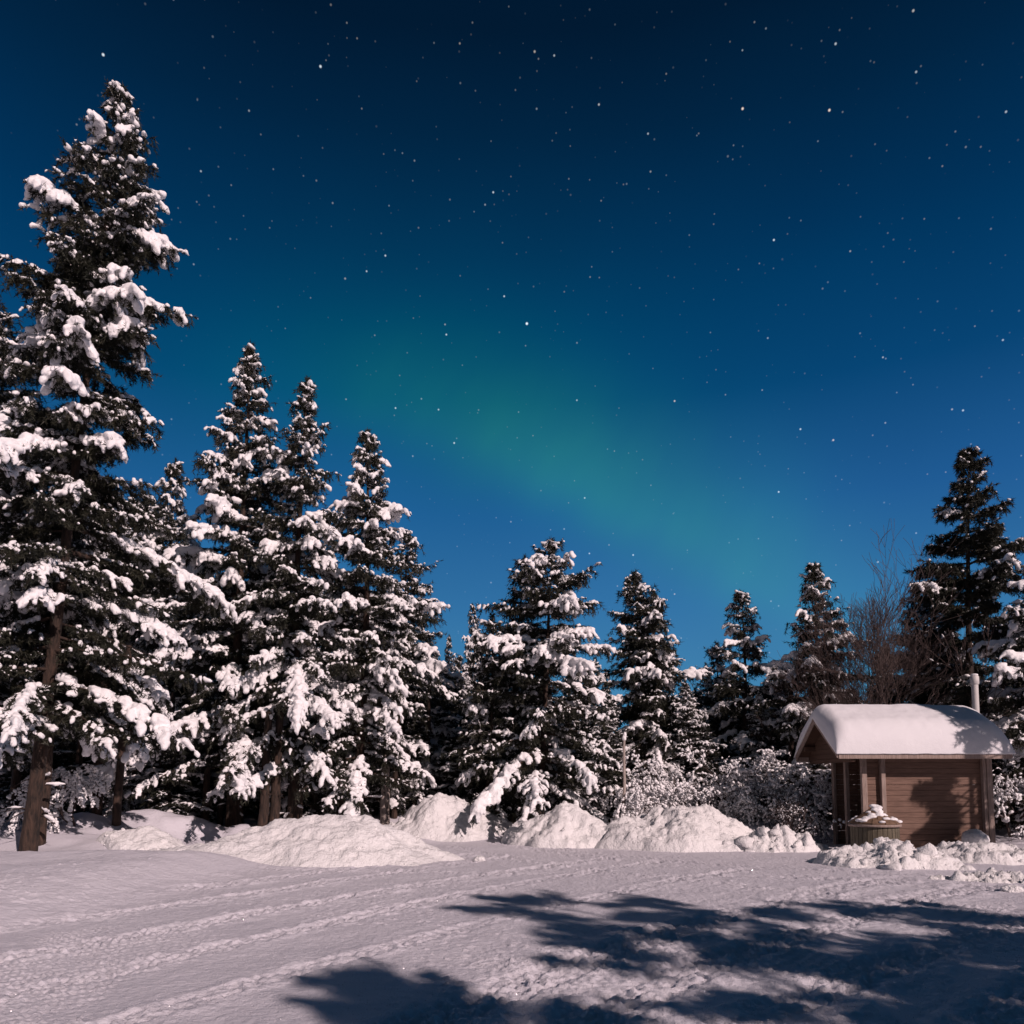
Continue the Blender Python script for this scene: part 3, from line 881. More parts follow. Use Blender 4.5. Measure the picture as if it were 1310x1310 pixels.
# narrow far spruces standing free in the gaps of the skyline
def far_at(top, Y, proto, label, rz=0.0, wide=1.0, group=None):
    parts, H = T[proto]
    tp = at(top[0], top[1], Y)
    s = (tp.z - gz(tp.x, Y)) / H
    return plant('spruce_tree', parts, tp.x, Y, label, group=group or 'distant spruces in the gaps of the skyline', rz=rz, scale=s, sxy=s * wide)


far_at((603, 772), 34, 'fourth', 'slender distant spruce with a free white tip left of the broad central spruce', 1.0, 0.62)
far_at((575, 812), 36, 'twin2', 'small pointed distant spruce between the dark-tipped spruce and the slender one', 2.0, 0.7)
far_at((548, 790), 35, 'midl', 'thin distant spruce tip just right of the dark-tipped spruce', 3.0, 0.7)
far_at((897, 848), 36, 'forkl', 'tiny dark distant spruce tip in the gap left of the forked spruce', 0.5, 0.9)
far_at((760, 842), 37, 'dark2', 'small distant spruce in the gap right of the broad central spruce', 1.7, 0.9)
far_at((995, 852), 35, 'hutl', 'small distant spruce in the gap between the forked spruce and the dark conical one', 2.6, 0.9)
far_at((1085, 880), 33, 'dark', 'low dark spruce behind the bare birch left of the hut ridge', 2.2, 1.0)
far_at((1135, 868), 31, 'pinel', 'dull snow-flecked tree behind the middle of the hut roof', 1.2, 1.2)
far_at((1205, 800), 30, 'dark', 'dark spruce behind the right half of the hut roof', 4.0, 1.1)
far_at((1285, 800), 28, 'dark2', 'dark spruce behind the hut flue', 5.0, 1.2)
far_at((232, 590), 26, 'fourth', 'dim spruce filling the gap between the tallest tree and the twin-tipped pair', 3.6, 0.9)
far_at((90, 560), 25, 'twin', 'dark spruce hidden behind the tallest tree', 2.0, 0.9)

far_at((590, 838), 28.5, 'fourth', 'bright bushy spruce in the dip left of the broad central spruce', 2.3, 1.15)
far_at((556, 836), 28.0, 'twin2', 'snowy spruce at the right foot of the dark-tipped spruce', 5.1, 1.1)
far_at((874, 872), 25.5, 'fourth', 'small bright spruce at the right foot of the dark spruce', 0.7, 1.3)
far_at((972, 884), 26.0, 'twin2', 'small bright spruce at the right foot of the forked spruce', 3.9, 1.25)
far_at((1010, 868), 27.5, 'twin2', 'snowy spruce filling the gap left of the dark conical spruce', 0.4, 1.2)
far_at((655, 850), 26.5, 'fourth', 'snowy spruce half hidden behind the left flank of the broad central spruce', 2.9, 1.3)
far_at((778, 880), 25.6, 'twin2', 'small snowy spruce at the right foot of the broad central spruce', 1.9, 1.2)

# the dense row behind: same kind again and again
rnd = random.Random(77)
keys = ['dark', 'midl', 'hutl', 'forkl', 'pinel', 'dark2', 'midl2', 'fork']
row = []
for Y, step in ((30, 1.7), (35, 2.2), (42, 3.0)):
    x = -0.72 * Y
    while x < 0.74 * Y:
        row.append((x + rnd.uniform(-.7, .7), Y + rnd.uniform(-2, 2)))
        x += step * rnd.uniform(.8, 1.3)
for (x, Y) in row:
    px = 655 + x / Y * 1000
    lim = 600 if px < 200 else (720 if px < 500 else (846 if px < 860 else (858 if px < 1120 else 800)))
    k = rnd.choice(keys)
    far_at((px, lim + rnd.uniform(0, 45)), Y, k, 'dim snow-flecked spruce in the dense row behind the front trees', rnd.uniform(0, 6.28), rnd.uniform(.95, 1.25),
           'dim spruces in the dense row behind the front trees')

# young spruces between the trunks
UND = 'young spruces under the front trees'
for i, (px, Y, hh) in enumerate(((20, 22, 2.6), (85, 23, 3.2), (175, 25, 3.4), (225, 22.5, 2.4), (255, 25, 3.0), (300, 26, 3.3), (375, 25.5, 2.8), (410, 24.5, 2.2), (450, 26, 3.2),
                                (480, 25.8, 2.6), (530, 26, 3.0), (560, 27, 3.6), (585, 25.4, 2.4), (640, 26.5, 2.8), (740, 26, 2.6), (770, 25.2, 2.9), (860, 26.5, 3.2),
                                (905, 25.6, 2.6), (1000, 26, 3.0), (1030, 23.8, 2.3), (1075, 24.6, 3.0), (1280, 24.0, 3.4))):
    k = ('midl2', 'forkl', 'midl', 'fork')[i % 4]
    parts, H = T[k]
    x = (px - 655) / 1000 * Y
    plant('young_spruce', parts, x, Y, 'young snow-dotted spruce in the understorey beneath the taller trees', group=UND, rz=i * 1.3, scale=1.15 * hh / H, sxy=hh / H * 2.2)

# trees behind the photographer, to the right: they throw the shadows on the clearing
def shadow_tree(tipx, tipy, H, proto, rz, wide=1.0):
    L = H / math.tan(R(MOON_EL))
    x, y = tipx + L * math.sin(R(MOON_AZ)), tipy - L * math.cos(R(MOON_AZ))
    parts, H0 = T[proto]
    s = H / H0
    plant('pine_tree', parts, x, y, 'tall conifer out of view at the right whose shadow lies on the clearing', group='conifers out of view at the right', rz=rz, scale=s, sxy=s * wide)


T['open'] = (conifer(81, 10.0, 1.6, 2.3, lambda t: (0.5 + 0.9 * t if t < 0.45 else (1 - t) * 1.66) ** 0.75, 0.4, pine=True, spacing=0.62, nb=5, droop=0.5, vox=0.06, hang=0.5, gap=0.22, needles=17, nsize=0.15), 10.0)
shadow_tree(-0.2, 11.3, 11.0, 'open', 0.4, 1.15)
shadow_tree(1.5, 10.9, 10.0, 'open', 1.1, 1.15)
shadow_tree(4.2, 10.5, 10.0, 'open', 2.0, 1.25)
shadow_tree(6.3, 9.5, 10.5, 'open', 3.3, 1.25)
shadow_tree(0.6, 8.4, 9.5, 'open', 4.5, 1.1)
shadow_tree(-1.55, 6.85, 10.0, 'open', 0.9, 0.9)
shadow_tree(-1.1, 6.3, 9.0, 'open', 3.9, 1.0)
shadow_tree(-0.75, 5.9, 9.0, 'open', 1.4, 1.2)
# the smaller pine whose shadow falls on the hut
parts = conifer(71, 8.0, 4.3, 1.25, lambda t: (0.6 + 0.8 * t if t < 0.4 else 1.53 * (1 - t)) ** 0.7, 0.3, pine=True, spacing=0.36, droop=0.5, vox=0.05, hang=0.9, gap=0.02, needles=24)
plant('pine_tree', parts, 11.35 + 6.4 * math.sin(R(MOON_AZ)), 19.2 - 6.4 * math.cos(R(MOON_AZ)), 'young pine out of view whose shadow falls on the right half of the hut', group='conifers out of view at the right')


# ------------------------------------------------------------------ bare trees, saplings, poles
def bare(seed, H, depth=5, spread=0.5, r0=0.05, kids=(2, 3), bias=(0, 0, 0.35), snow=0.0, arch=0.0, thin=0.62, kmin=3, base_dirs=1, len0=0.3, wig=0.16):
    rnd = random.Random(seed); rng = np.random.default_rng(seed)
    tb = Tubes(); sc_, sa_, sl, sw, sh = [], [], [], [], []
    b = Vector(bias)
    def grow(p, d, L, r, lev):
        n = 4 if lev < 3 else 3
        pts = [p]; q = p.copy(); dd = d.copy()
        for i in range(n):
            dd = (dd + Vector((rnd.gauss(0, wig), rnd.gauss(0, wig), rnd.gauss(0, wig * .7))) + b * 0.12 - Vector((0, 0, arch * (lev + i / n) * 0.14))).normalized()
            q = q + dd * (L / n); pts.append(q.copy())
            if snow and rnd.random() < snow and dd.z < 0.93:
                rr = ((max(0.018, r * 0.9 + 0.022) if snow > 0.3 else 0.010 + r * 0.7) * (1.25 if snow > 0.55 else 1)) * rnd.choice((.5, .8, 1.0, 1.3, 2.0))
                sc_.append(q - dd * (L / n / 2) + Vector((0, 0, r + rr * .35))); sa_.append(dd.copy()); sl.append(L / n * .62); sw.append(rr); sh.append(rr)
        tb.add(pts, [max(0.0048, r * (1 - 0.45 * i / n)) for i in range(n + 1)], 6 if lev < 2 else kmin)
        if lev >= depth: return
        nk = rnd.randint(*kids) + (1 if lev == 0 else 0)
        for k in range(nk):
            i = rnd.randint(1, n) if k else n
            a = rnd.uniform(0.25, 0.9) * spread * (1.0 if k else 0.45)
            ph = rnd.uniform(0, 6.28)
            t = (pts[i] - pts[i - 1]).normalized()
            s = t.orthogonal().normalized(); s = (Matrix.Rotation(ph, 3, t) @ s)
            grow(pts[i], (t * math.cos(a) + s * math.sin(a)).normalized(), L * rnd.uniform(.62, .88), r * thin * rnd.uniform(.8, 1.1), lev + 1)
    for k in range(base_dirs):
        d0 = Vector((rnd.uniform(-.3, .3), rnd.uniform(-.2, .2), 1)) if base_dirs > 1 else Vector((0.03, 0, 1))
        grow(Vector((rnd.uniform(-.1, .1) * (base_dirs > 1), 0, -0.1)), d0.normalized(), H * len0, r0, 0)
    out = [tb.mesh('branches')]
    if sc_:
        A = lambda L_: np.array([tuple(q) for q in L_])
        out.append(blobs_mesh('snow_load', A(sc_), A(sa_), np.array(sl), np.array(sw), np.array(sh), rng, 1, 0.15))
    return out


def bare_tree(name, px, Y, label, cat, m, sink=0.0, rz=0.0, **kw):
    ms = bare(**kw)
    x = (px - 655.0) / F * Y
    r = empty(name, (x, Y, gz(x, Y) - sink), rz)
    link('branches', ms[0], m, r)
    if len(ms) > 1: link('snow_load', ms[1], M_snow, r)['kind'] = 'stuff'
    return tag(r, label, cat)


bare_tree('birch_tree', 1116, 24.0, 'bare twiggy birch against the sky left of the tall dark pine', 'tree', M_twig, seed=31, H=7.6, depth=6, spread=0.55, r0=0.05, kids=(3, 4), snow=0.0, len0=0.30, thin=0.66, base_dirs=2)
bare_tree('birch_tree', 1072, 24.5, 'bare fine-branched birch in front of the dark conical spruce', 'tree', M_twig, seed=33, H=6.2, depth=6, spread=0.8, r0=0.045, kids=(3, 3), snow=0.0, len0=0.32, thin=0.64)
bare_tree('birch_tree', 1192, 25.0, 'slender birch stem in front of the dull low pine', 'tree', M_twig, seed=35, H=6.2, depth=6, spread=0.4, r0=0.045, kids=(2, 3), snow=0.02, len0=0.30, thin=0.6)
bare_tree('birch_tree', 1128, 22.8, 'low bare birch close behind the hut roof ridge', 'tree', M_twig, seed=37, H=4.8, depth=6, spread=0.9, r0=0.05, kids=(2, 4), snow=0.10, len0=0.28, thin=0.58)
bare_tree('sapling', 812, 22.4, 'snow-crusted sapling bowed over beside the broken pole', 'sapling', M_twig, seed=41, H=2.4, depth=6, spread=0.8, r0=0.04, kids=(2, 3), snow=0.54, arch=0.63, wig=0.3, base_dirs=3)
bare_tree('sapling', 846, 22.8, 'snow-crusted bush arching behind the middle of the largest snow bank', 'sapling', M_twig, seed=43, H=2.3, depth=6, spread=0.9, r0=0.04, kids=(2, 3), snow=0.51, arch=0.59, wig=0.3, base_dirs=3)
bare_tree('sapling', 892, 23.0, 'tall fine-twigged bush white with rime behind the peak of the largest snow bank', 'sapling', M_twig, seed=45, H=3.3, depth=6, spread=0.8, r0=0.045, kids=(2, 3), snow=0.38, arch=0.38, wig=0.3, base_dirs=3)
bare_tree('sapling', 930, 22.6, 'frosted bush at the right shoulder of the largest snow bank', 'sapling', M_twig, seed=47, H=3.1, depth=6, spread=0.85, r0=0.04, kids=(2, 3), snow=0.51, arch=0.29, wig=0.3, base_dirs=3)
bare_tree('sapling', 970, 23.2, 'snowy thicket bush under the narrow forked spruce', 'sapling', M_twig, seed=49, H=3.1, depth=6, spread=0.9, r0=0.04, kids=(2, 3), snow=0.51, arch=0.29, wig=0.3, base_dirs=3)
bare_tree('sapling', 1020, 22.5, 'dark crooked bush with snow on its limbs just left of the hut gable', 'sapling', M_twig, seed=51, H=3.2, depth=6, spread=0.95, r0=0.05, kids=(2, 3), snow=0.35, arch=0.25, wig=0.3, base_dirs=3)
bare_tree('sapling', 605, 24.8, 'dark leafless bush in the dip between the low wide bank and the steep mound', 'sapling', M_twig, seed=53, H=2.2, depth=6, spread=1.0, r0=0.04, kids=(2, 3), snow=0.20, arch=0.42, wig=0.3, base_dirs=3)
bare_tree('sapling', 100, 19.6, 'snow-clotted sapling behind the two leftmost trunks', 'sapling', M_twig, seed=55, H=2.6, depth=6, spread=0.9, r0=0.035, kids=(2, 3), snow=0.51, arch=0.55, wig=0.3, base_dirs=2)
bare_tree('sapling', 190, 24.0, 'low snowy brush between the trunks of the tallest tree and the twin-tipped pair', 'sapling', M_twig, seed=57, H=2.2, depth=6, spread=0.9, r0=0.03, kids=(2, 3), snow=0.48, arch=0.42, wig=0.3, base_dirs=3)
bare_tree('sapling', 1290, 22.5, 'frosty thicket right of the hut', 'sapling', M_twig, seed=59, H=3.0, depth=6, spread=0.9, r0=0.04, kids=(2, 3), snow=0.38, arch=0.34, wig=0.3, base_dirs=4)
bare_tree('shrub', 415, 19.2, 'small leafless shrub poking through the snow behind the broad smooth bank', 'shrub', M_twig, seed=61, H=0.8, depth=4, spread=0.9, r0=0.012, kids=(2, 3), base_dirs=4)
bare_tree('shrub', 1008, 20.6, 'thin dark shrub on the lumpy shaded snow bank left of the hut', 'shrub', M_twig, seed=63, H=1.5, depth=5, spread=0.9, r0=0.016, kids=(2, 3), base_dirs=4, snow=0.2)


def trunk_only(name, label, x, y, H, r, lean=(0, 0), m=None, snow_top=False, seed=1, cat='tree trunk', jag=False, k=10):
    rnd = random.Random(seed)
    t = Tubes(); g0 = gz(x, y)
    n = 10
    pts = [Vector((lean[0] * i / n + rnd.uniform(-.015, .015), lean[1] * i / n + rnd.uniform(-.015, .015), -0.3 + (H + 0.3) * i / n)) for i in range(n + 1)]
    t.add(pts, [r * (1.15 if i == 0 else 1) * (1 - 0.35 * i / n) for i in range(n + 1)] , k)
    t.add([pts[-1], pts[-1] + Vector((0, 0, 0.02))], [r * .65, 0.002], k)
    ro = empty(name, (x, y, g0))
    link('trunk', t.mesh('trunk'), m or M_bark, ro)
    br = Tubes(); cs = []
    for i in range(7):
        z = rnd.uniform(0.35, 0.95); p = pts[int(z * n)]
        a = rnd.uniform(0, 6.28); L = rnd.uniform(.15, .5) * (1 if H > 2.5 else .5)
        d = Vector((math.cos(a), math.sin(a), rnd.uniform(-.3, .4)))
        br.add([p, p + d * L], [r * .16, .004], 4)
    link('dead_branches', br.mesh('dead_branches'), m or M_bark, ro)
    if snow_top:
        rng = np.random.default_rng(seed)
        c = np.array([tuple(pts[-1] + Vector((0, 0, .05))), tuple(pts[-1] + Vector((.02, 0, .14)))])
        link('snow_cap', blobs_mesh('snow_cap', c, np.array([[1., 0, 0], [1., 0, 0]]), np.array([r * 1.1, r * .9]), np.array([r * 1.1, r * .9]), np.array([.09, .09]), rng, 2, .1), M_snow, ro)
    return tag(ro, label, cat)


trunk_only('broken_trunk', 'pale broken stem with a snow cap behind the left part of the largest snow bank', (797 - 655) / 1000 * 21.8, 21.8, 2.4, 0.055, (0.03, 0), M_birch, True, 3)
trunk_only('tree_trunk', 'second, slimmer trunk close behind the tallest spruce at the far left', (56 - 655) / 1000 * 18.0, 18.0, 4.6, 0.13, (0.2, 0), None, False, 4)
trunk_only('tree_trunk', 'thick reddish trunk behind the small rounded snow hump', (124 - 655) / 1000 * 20.5, 20.5, 4.6, 0.16, (0.2, 0), None, False, 5)
trunk_only('tree_trunk', 'straight slim trunk just right of the thick reddish trunk', (152 - 655) / 1000 * 20.0, 20.0, 4.6, 0.11, (0.15, 0), None, False, 6)
trunk_only('leaning_pole', 'thin bare stem leaning to the right in front of the dark woods', (184 - 655) / 1000 * 22.0, 22.0, 2.4, 0.024, (0.65, 0), M_twig, False, 7)
trunk_only('tree_trunk', 'left one of two close trunks at the crest of the broad smooth bank', (338 - 655) / 1000 * 21.0, 21.0, 3.4, 0.14, (0.1, 0), None, False, 8)
trunk_only('tree_trunk', 'right one of two close trunks at the crest of the broad smooth bank', (352 - 655) / 1000 * 21.2, 21.2, 3.4, 0.15, (0.1, 0), None, False, 9)
trunk_only('tree_trunk', 'slim dark trunk at the left end of the broad smooth bank', (264 - 655) / 1000 * 23.0, 23.0, 3.6, 0.115, (0.1, 0), None, False, 10)
trunk_only('tree_trunk', 'pale upright trunk between the broad smooth bank and the low wide bank', (493 - 655) / 1000 * 24.0, 24.0, 3.4, 0.16, (0.05, 0), M_birch, False, 11)
trunk_only('tree_trunk', 'dark trunk standing in blue shade left of the broad smooth bank', (202 - 655) / 1000 * 23.0, 23.0, 3.4, 0.13, (0.1, 0), None, False, 12)


for i, (px, Y, r_) in enumerate(((215, 24.5, .10), (238, 25.5, .12), (284, 23.5, .09), (308, 24, .12), (385, 22.6, .08), (402, 24.5, .11), (436, 23.6, .12), (470, 25.5, .1),
                                 (505, 25, .1), (172, 23.5, .09), (20, 20.5, .13), (100, 22.5, .12), (1010, 25, .1), (545, 26, .1))):
    trunk_only('tree_trunk', 'slim dark trunk in the shade beneath the front trees', (px - 655) / 1000 * Y, Y, 4.2, r_, (0.1, 0), None, False, 20 + i)['group'] = 'slim trunks beneath the front trees'

# ------------------------------------------------------------------ the hut
def box(bm, x0, x1, y0, y1, z0, z1, bev=0.0):
    vs = [bm.verts.new(p) for p in ((x0, y0, z0), (x1, y0, z0), (x1, y1, z0), (x0, y1, z0), (x0, y0, z1), (x1, y0, z1), (x1, y1, z1), (x0, y1, z1))]
    fs = [bm.faces.new([vs[i] for i in q]) for q in ((0, 3, 2, 1), (4, 5, 6, 7), (0, 1, 5, 4), (1, 2, 6, 5), (2, 3, 7, 6), (3, 0, 4, 7))]
    if bev:
        bmesh.ops.bevel(bm, geom=list({e for f in fs for e in f.edges}), offset=bev, segments=1, affect='EDGES', profile=0.5)


def prism(bm, poly, axis_, a, b):
    """extrude a polygon given in the (y, z) plane along x from a to b"""
    n = len(poly)
    v0 = [bm.verts.new((a, p[0], p[1])) for p in poly]; v1 = [bm.verts.new((b, p[0], p[1])) for p in poly]
    bm.faces.new(v0); bm.faces.new(list(reversed(v1)))
    for i in range(n):
        bm.faces.new((v0[i], v1[i], v1[(i + 1) % n], v0[(i + 1) % n]))
    bmesh.ops.recalc_face_normals(bm, faces=bm.faces[:])


def bobj(name, bm, m, parent):
    me = bpy.data.meshes.new(name); bm.to_mesh(me); bm.free()
    return link(name, me, m, parent)


HX, HY = 8.58, 19.2               # front left corner of the hut walls
hut = tag(empty('wooden_hut', (HX, HY, gz(HX + 1.5, HY + 1))), 'small brown plank hut with a thick cushion of snow on its gabled roof', 'hut')
WL, WD, EH = 3.10, 1.70, 2.42      # wall length, depth, wall height
rnd = random.Random(5)


def plank_wall_x(name, x0, x1, y0, y1, ztop, m):
    bm = bmesh.new(); z = -0.3
    while z < ztop - 0.02:
        z1 = min(z + 0.131, ztop)
        o = rnd.uniform(-.003, .003)
        box(bm, x0, x1, y0 + o, y1 + o, z, z1, 0.006)
        z += 0.135
    return bobj(name, bm, m, hut)


def plank_wall_y(name, x0, x1, y0, y1, ztop, m):
    bm = bmesh.new(); z = -0.3
    while z < ztop - 0.02:
        z1 = min(z + 0.131, ztop)
        o = rnd.uniform(-.003, .003)
        box(bm, x0 + o, x1 + o, y0, y1, z, z1, 0.006)
        z += 0.135
    return bobj(name, bm, m, hut)


plank_wall_x('front_wall', 0.03, WL - 0.03, 0.06, 0.11, EH, M_plank)
plank_wall_y('gable_wall', 0.60, 0.65, 0.115, WD - 0.055, EH, M_shade_board)  # darkened wood and inset stand in for deep shade on this side
plank_wall_y('gable_wall', WL - 0.08, WL - 0.03, 0.115, WD - 0.055, EH, M_plank)
plank_wall_x('back_wall', 0.03, WL - 0.03, WD - 0.05, WD, EH, M_plank)
for (x0, x1, y0, y1) in ((-0.03, 0.10, -0.05, 0.056), (0.44, 0.55, -0.06, 0.056), (WL - 0.17, WL - 0.09, -0.06, 0.056), (WL - 0.085, WL + 0.05, -0.08, 0.056),
                         (-0.07, 0.026, 0.80, 0.92), (-0.05, 0.026, 1.60, 1.74), (WL - 0.026, WL + 0.05, 1.60, 1.74)):
    bm = bmesh.new(); box(bm, x0, x1, y0, y1, -0.3, EH + 0.08, 0.008); bobj('post', bm, M_post, hut)
# door in the gable end
bm = bmesh.new()
for k in range(5):
    box(bm, 0.570, 0.594, 0.53 + 0.131 * k, 0.53 + 0.131 * k + 0.126, 0.05, 2.0, 0.004)
door = bobj('door', bm, M_shade_board, hut)
bm = bmesh.new(); box(bm, 0.53, 0.568, 1.07, 1.10, 0.95, 1.10, 0.006); bobj('handle', bm, M_post, door)
# roof: two boarded slopes
OX0, OX1 = 7.80 - HX, 11.93 - HX
OY0, OY1, RY = 18.70 - HY, 21.40 - HY, 20.05 - HY
ZE, ZR = 2.33, 3.27
tn = (ZR - ZE) / (RY - OY0)
th = 0.05
bm = bmesh.new()
prism(bm, [(OY0, ZE), (RY, ZR), (RY, ZR + th), (OY0, ZE + th)], 0, OX0, OX1)
prism(bm, [(RY + .002, ZR), (OY1, ZE), (OY1, ZE + th), (RY + .002, ZR + th)], 0, OX0, OX1)
roof = bobj('roof', bm, M_shade_board, hut)
# barge boards, fascias, gable panels
for xx in (OX0 - 0.035, OX1 + 0.003):
    for sgn in (0, 1):
        bm = bmesh.new()
        if sgn == 0: prism(bm, [(OY0 - .01, ZE - .10), (RY - .001, ZR - .11), (RY - .001, ZR + .07), (OY0 - .01, ZE + .06)], 0, xx, xx + 0.032)
        else: prism(bm, [(RY + .001, ZR - .11), (OY1 + .01, ZE - .10), (OY1 + .01, ZE + .06), (RY + .001, ZR + .07)], 0, xx, xx + 0.032)
        bobj('barge_board', bm, M_post, roof)
for yy0 in (OY0 - 0.034, OY1 + 0.004):
    bm = bmesh.new(); box(bm, OX0 + .002, OX1 - .002, yy0, yy0 + 0.03, ZE - 0.125, ZE + 0.03, 0.005); bobj('fascia_board', bm, M_post, roof)
for xa, xb in ((OX0 + 0.30, OX0 + 0.33), (WL - 0.02, WL + 0.01)):
    bm = bmesh.new()
    z = ZE - 0.08; hh = 0.125
    while z < ZR - 0.1:
        za, zb = z, min(z + hh - 0.006, ZR - 0.06)
        def ys(zv):
            f_ = max(0.0, (zv - ZE)) / tn
            return OY0 + 0.05 + f_, OY1 - 0.05 - f_
        (a0, b0), (a1, b1) = ys(za), ys(zb)
        if b1 - a1 > 0.05: prism(bm, [(a0, za), (b0, za), (b1, zb), (a1, zb)], 0, xa, xb)
        z += hh
    bobj('gable_panel', bm, M_shade_board, roof)
bm = bmesh.new(); box(bm, OX0 + 0.33, OX0 + 0.43, OY0 + 0.04, OY1 - 0.04, ZE - 0.19, ZE - 0.085, 0.008)
bobj('tie_beam', bm, M_shade_board, roof)
for yy in (OY0 + 0.44, OY1 - 0.54):
    bm = bmesh.new(); box(bm, OX0 + 0.02, OX1 - 0.05, yy, yy + 0.10, ZE + 0.14, ZE + 0.26, 0.008); bobj('purlin', bm, M_shade_board, roof)
# snow on the roof: a rounded cushion
nx_, ny_ = 110, 90
ux = np.linspace(OX0 - 0.07, OX1 + 0.09, nx_); uy = np.linspace(OY0 - 0.055, OY1 + 0.055, ny_)
UX, UY = np.meshgrid(ux, uy)
dyr = np.abs(UY - RY)
soft = np.sqrt(dyr ** 2 + 0.16 ** 2)
roof_z = ZR - dyr * tn + th
top_soft = ZR + th - (soft - 0.16 * 0.55) * tn * 0.74
def round_edge(d, r): 
    q = np.clip(d / r, 0, 1)
    return np.sqrt(np.clip(1 - (1 - q) ** 2, 0, 1))
ex0 = round_edge(UX - ux[0], 0.34); ex1 = round_edge(ux[-1] - UX, 0.60)
ey = np.minimum(round_edge(UY - uy[0], 0.44), round_edge(uy[-1] - UY, 0.50))
prof = ex0 * ex1 * ey
thick = 0.355 * (1 + 0.10 * fbm(UX * 1.1, UY * 1.1, 5, 3))
TZ = roof_z + 0.005 + (top_soft - roof_z + thick) * prof + 0.012 * fbm(UX * 6, UY * 6, 9, 3)
BZ = np.minimum(roof_z + 0.006, TZ - 0.004)
BZ = np.where((prof <= 0.02), TZ - 0.03, BZ)
lip = np.clip(1 - np.minimum(UY - uy[0], uy[-1] - UY) / 0.12, 0, 1) * 0.045
TZ = TZ - lip * 0.2; BZ = BZ - 0.0
ii = np.arange(nx_ * ny_).reshape(ny_, nx_)
qt = np.stack([ii[:-1, :-1].ravel(), ii[:-1, 1:].ravel(), ii[1:, 1:].ravel(), ii[1:, :-1].ravel()], axis=1)
ring = np.concatenate([ii[0, :], ii[1:, -1], ii[-1, -2::-1], ii[-2:0:-1, 0]])
nn_ = nx_ * ny_
side = np.stack([ring, np.roll(ring, -1), np.roll(ring, -1) + nn_, ring + nn_], axis=1)[:, ::-1]
V = np.concatenate([np.stack([UX.ravel(), UY.ravel(), TZ.ravel()], 1), np.stack([UX.ravel(), UY.ravel(), BZ.ravel() - 0.0], 1)])
V[nn_ + ring, 2] -= 0.005
link('snow_cover', np_mesh('snow_cover', V, [qt, qt[:, ::-1] + nn_, side]), M_cushion, roof)
# flue behind the ridge on the right
fx, fy = (1251 - 655) / 1000 * 21.0 - HX, 21.0 - HY
tb = Tubes()
tb.add([(fx, fy, 2.3), (fx, fy, 4.30)], [0.085, 0.085], 18)
flue = link('flue', tb.mesh('flue'), M_flue, hut)
tb = Tubes()
tb.add([(fx, fy, 4.28), (fx, fy, 4.31), (fx, fy, 4.50), (fx, fy, 4.53), (fx, fy, 4.54)], [0.088, 0.112, 0.112, 0.085, 0.005], 18)
link('flue_cap', tb.mesh('flue_cap'), M_flue, flue)
link('snow_cap', blobs_mesh('snow_cap', np.array([[fx, fy, 4.55]]), np.array([[1., 0, 0]]), np.array([.10]), np.array([.10]), np.array([.035]), np.random.default_rng(3), 2, .05), M_snow, flue)

# ------------------------------------------------------------------ slatted waste bin with conical lid
BX, BY, BR = 8.40, 18.25, 0.55
binr = tag(empty('waste_bin', (BX, BY, gz(BX, BY))), 'round wooden slatted waste bin with a snow-flecked conical lid beside the hut', 'bin')
bm = bmesh.new()
NS = 30
for k in range(NS):
    a0, a1 = 2 * math.pi * (k + 0.05) / NS, 2 * math.pi * (k + 0.95) / NS
    ro, ri = BR - 0.03, BR - 0.06
    vs = []
    for z in (-0.2, 0.60):
        vs += [bm.verts.new((r_ * math.cos(a), r_ * math.sin(a), z)) for a, r_ in ((a0, ro), (a1, ro), (a1, ri), (a0, ri))]
    for q in ((0, 1, 5, 4), (1, 2, 6, 5), (2, 3, 7, 6), (3, 0, 4, 7), (4, 5, 6, 7), (3, 2, 1, 0)):
        bm.faces.new([vs[i] for i in q])
bmesh.ops.recalc_face_normals(bm, faces=bm.faces[:])
bobj('slat_cladding', bm, M_stave, binr)
tb = Tubes()
tb.add([(0, 0, -0.2), (0, 0, 0.59)], [BR - 0.065, BR - 0.065], 32); bobj_in = link('liner', tb.mesh('liner'), M_shade_board, binr)
tb = Tubes()
tb.add([(0, 0, 0.605), (0, 0, 0.61), (0, 0, 0.665), (0, 0, 0.67)], [BR - .08, BR + 0.02, BR + 0.02, BR - .05], 32)
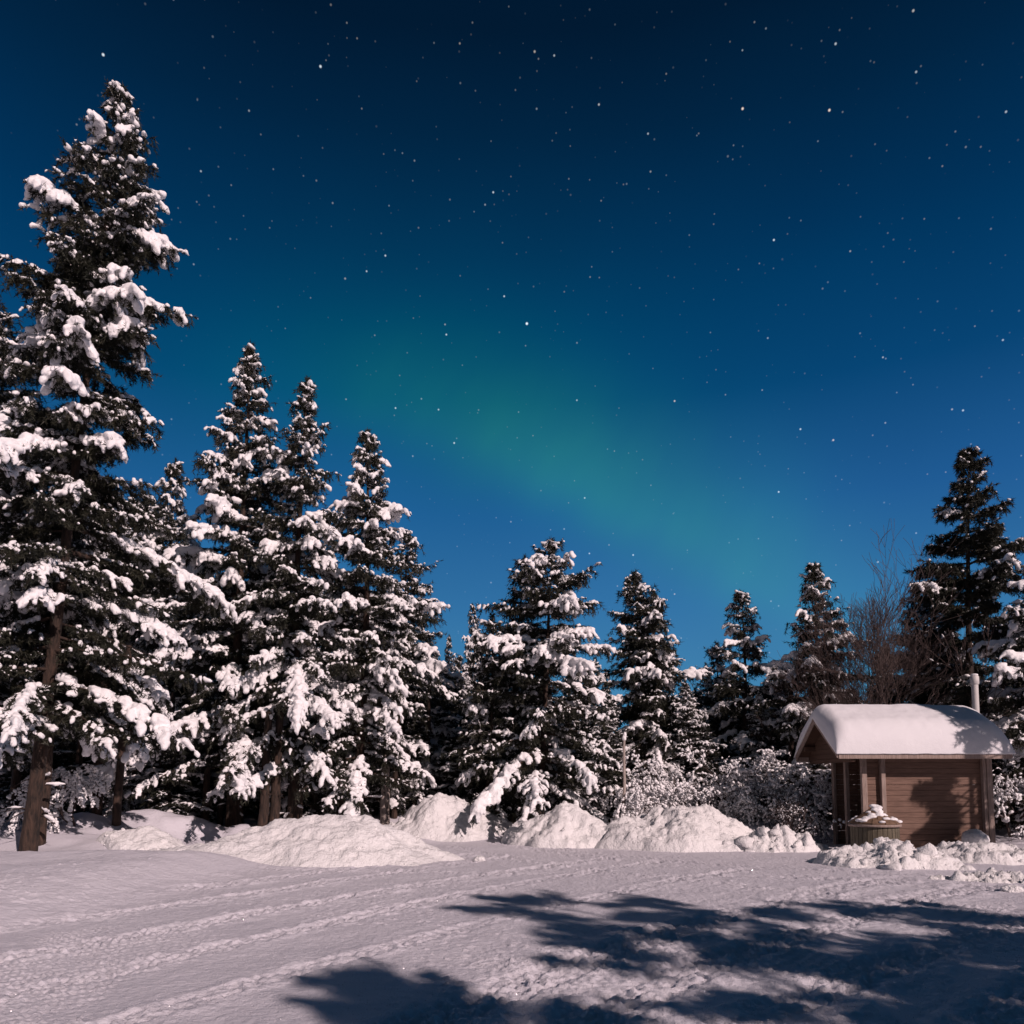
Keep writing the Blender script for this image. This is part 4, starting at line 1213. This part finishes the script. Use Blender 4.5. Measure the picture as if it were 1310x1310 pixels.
link('rim', tb.mesh('rim'), M_post, binr)
bm = bmesh.new()
NL = 12
for lay in range(4):                       # overlapping rows of lid boards
    ra, rb = (BR + 0.0) * (1 - lay * 0.235), (BR + 0.0) * (1 - (lay + 1.12) * 0.235)
    za, zb = 0.675 + lay * 0.085, 0.675 + (lay + 1.12) * 0.085
    rb = max(rb, 0.02)
    for k in range(NL):
        a0, a1 = 2 * math.pi * (k + 0.03 + lay * .5) / NL, 2 * math.pi * (k + 0.97 + lay * .5) / NL
        vs = []
        for dz_ in (0.0, 0.03):
            vs += [bm.verts.new((r_ * math.cos(a), r_ * math.sin(a), z + dz_ + 0.004 * lay)) for a, r_, z in ((a0, ra, za), (a1, ra, za), (a1, rb, zb), (a0, rb, zb))]
        for q in ((0, 1, 5, 4), (1, 2, 6, 5), (2, 3, 7, 6), (3, 0, 4, 7), (4, 5, 6, 7), (3, 2, 1, 0)):
            bm.faces.new([vs[i] for i in q])
bmesh.ops.recalc_face_normals(bm, faces=bm.faces[:])
lid = bobj('lid', bm, M_shingle, binr)
rng = np.random.default_rng(9)
cs, ax_, l_, w_, h_ = [], [], [], [], []
for i in range(95):
    a = rng.uniform(0, 6.283); r_ = BR * rng.random() ** 0.55
    z = 0.70 + (1 - r_ / BR) * 0.345
    # patchy: some boards are swept bare
    if mnoise.noise(Vector((math.cos(a) * r_ * 5, math.sin(a) * r_ * 5, 3.3))) < -0.10 and r_ > 0.15: continue
    cs.append((r_ * math.cos(a), r_ * math.sin(a), z)); ax_.append((-math.sin(a), math.cos(a), 0)); q = rng.uniform(.04, .085)
    l_.append(q * 1.3); w_.append(q); h_.append(q * .55)
for i in range(6):
    cs.append((rng.uniform(-.09, .09), rng.uniform(-.09, .09), 1.03 + .01 * i)); ax_.append((1, 0, 0)); l_.append(.09); w_.append(.08); h_.append(.045)
link('lid_snow', remesh(blobs_mesh('lid_snow', np.array(cs), np.array(ax_), np.array(l_), np.array(w_), np.array(h_), rng, 2, .12), 0.015, 2), M_snow, lid)
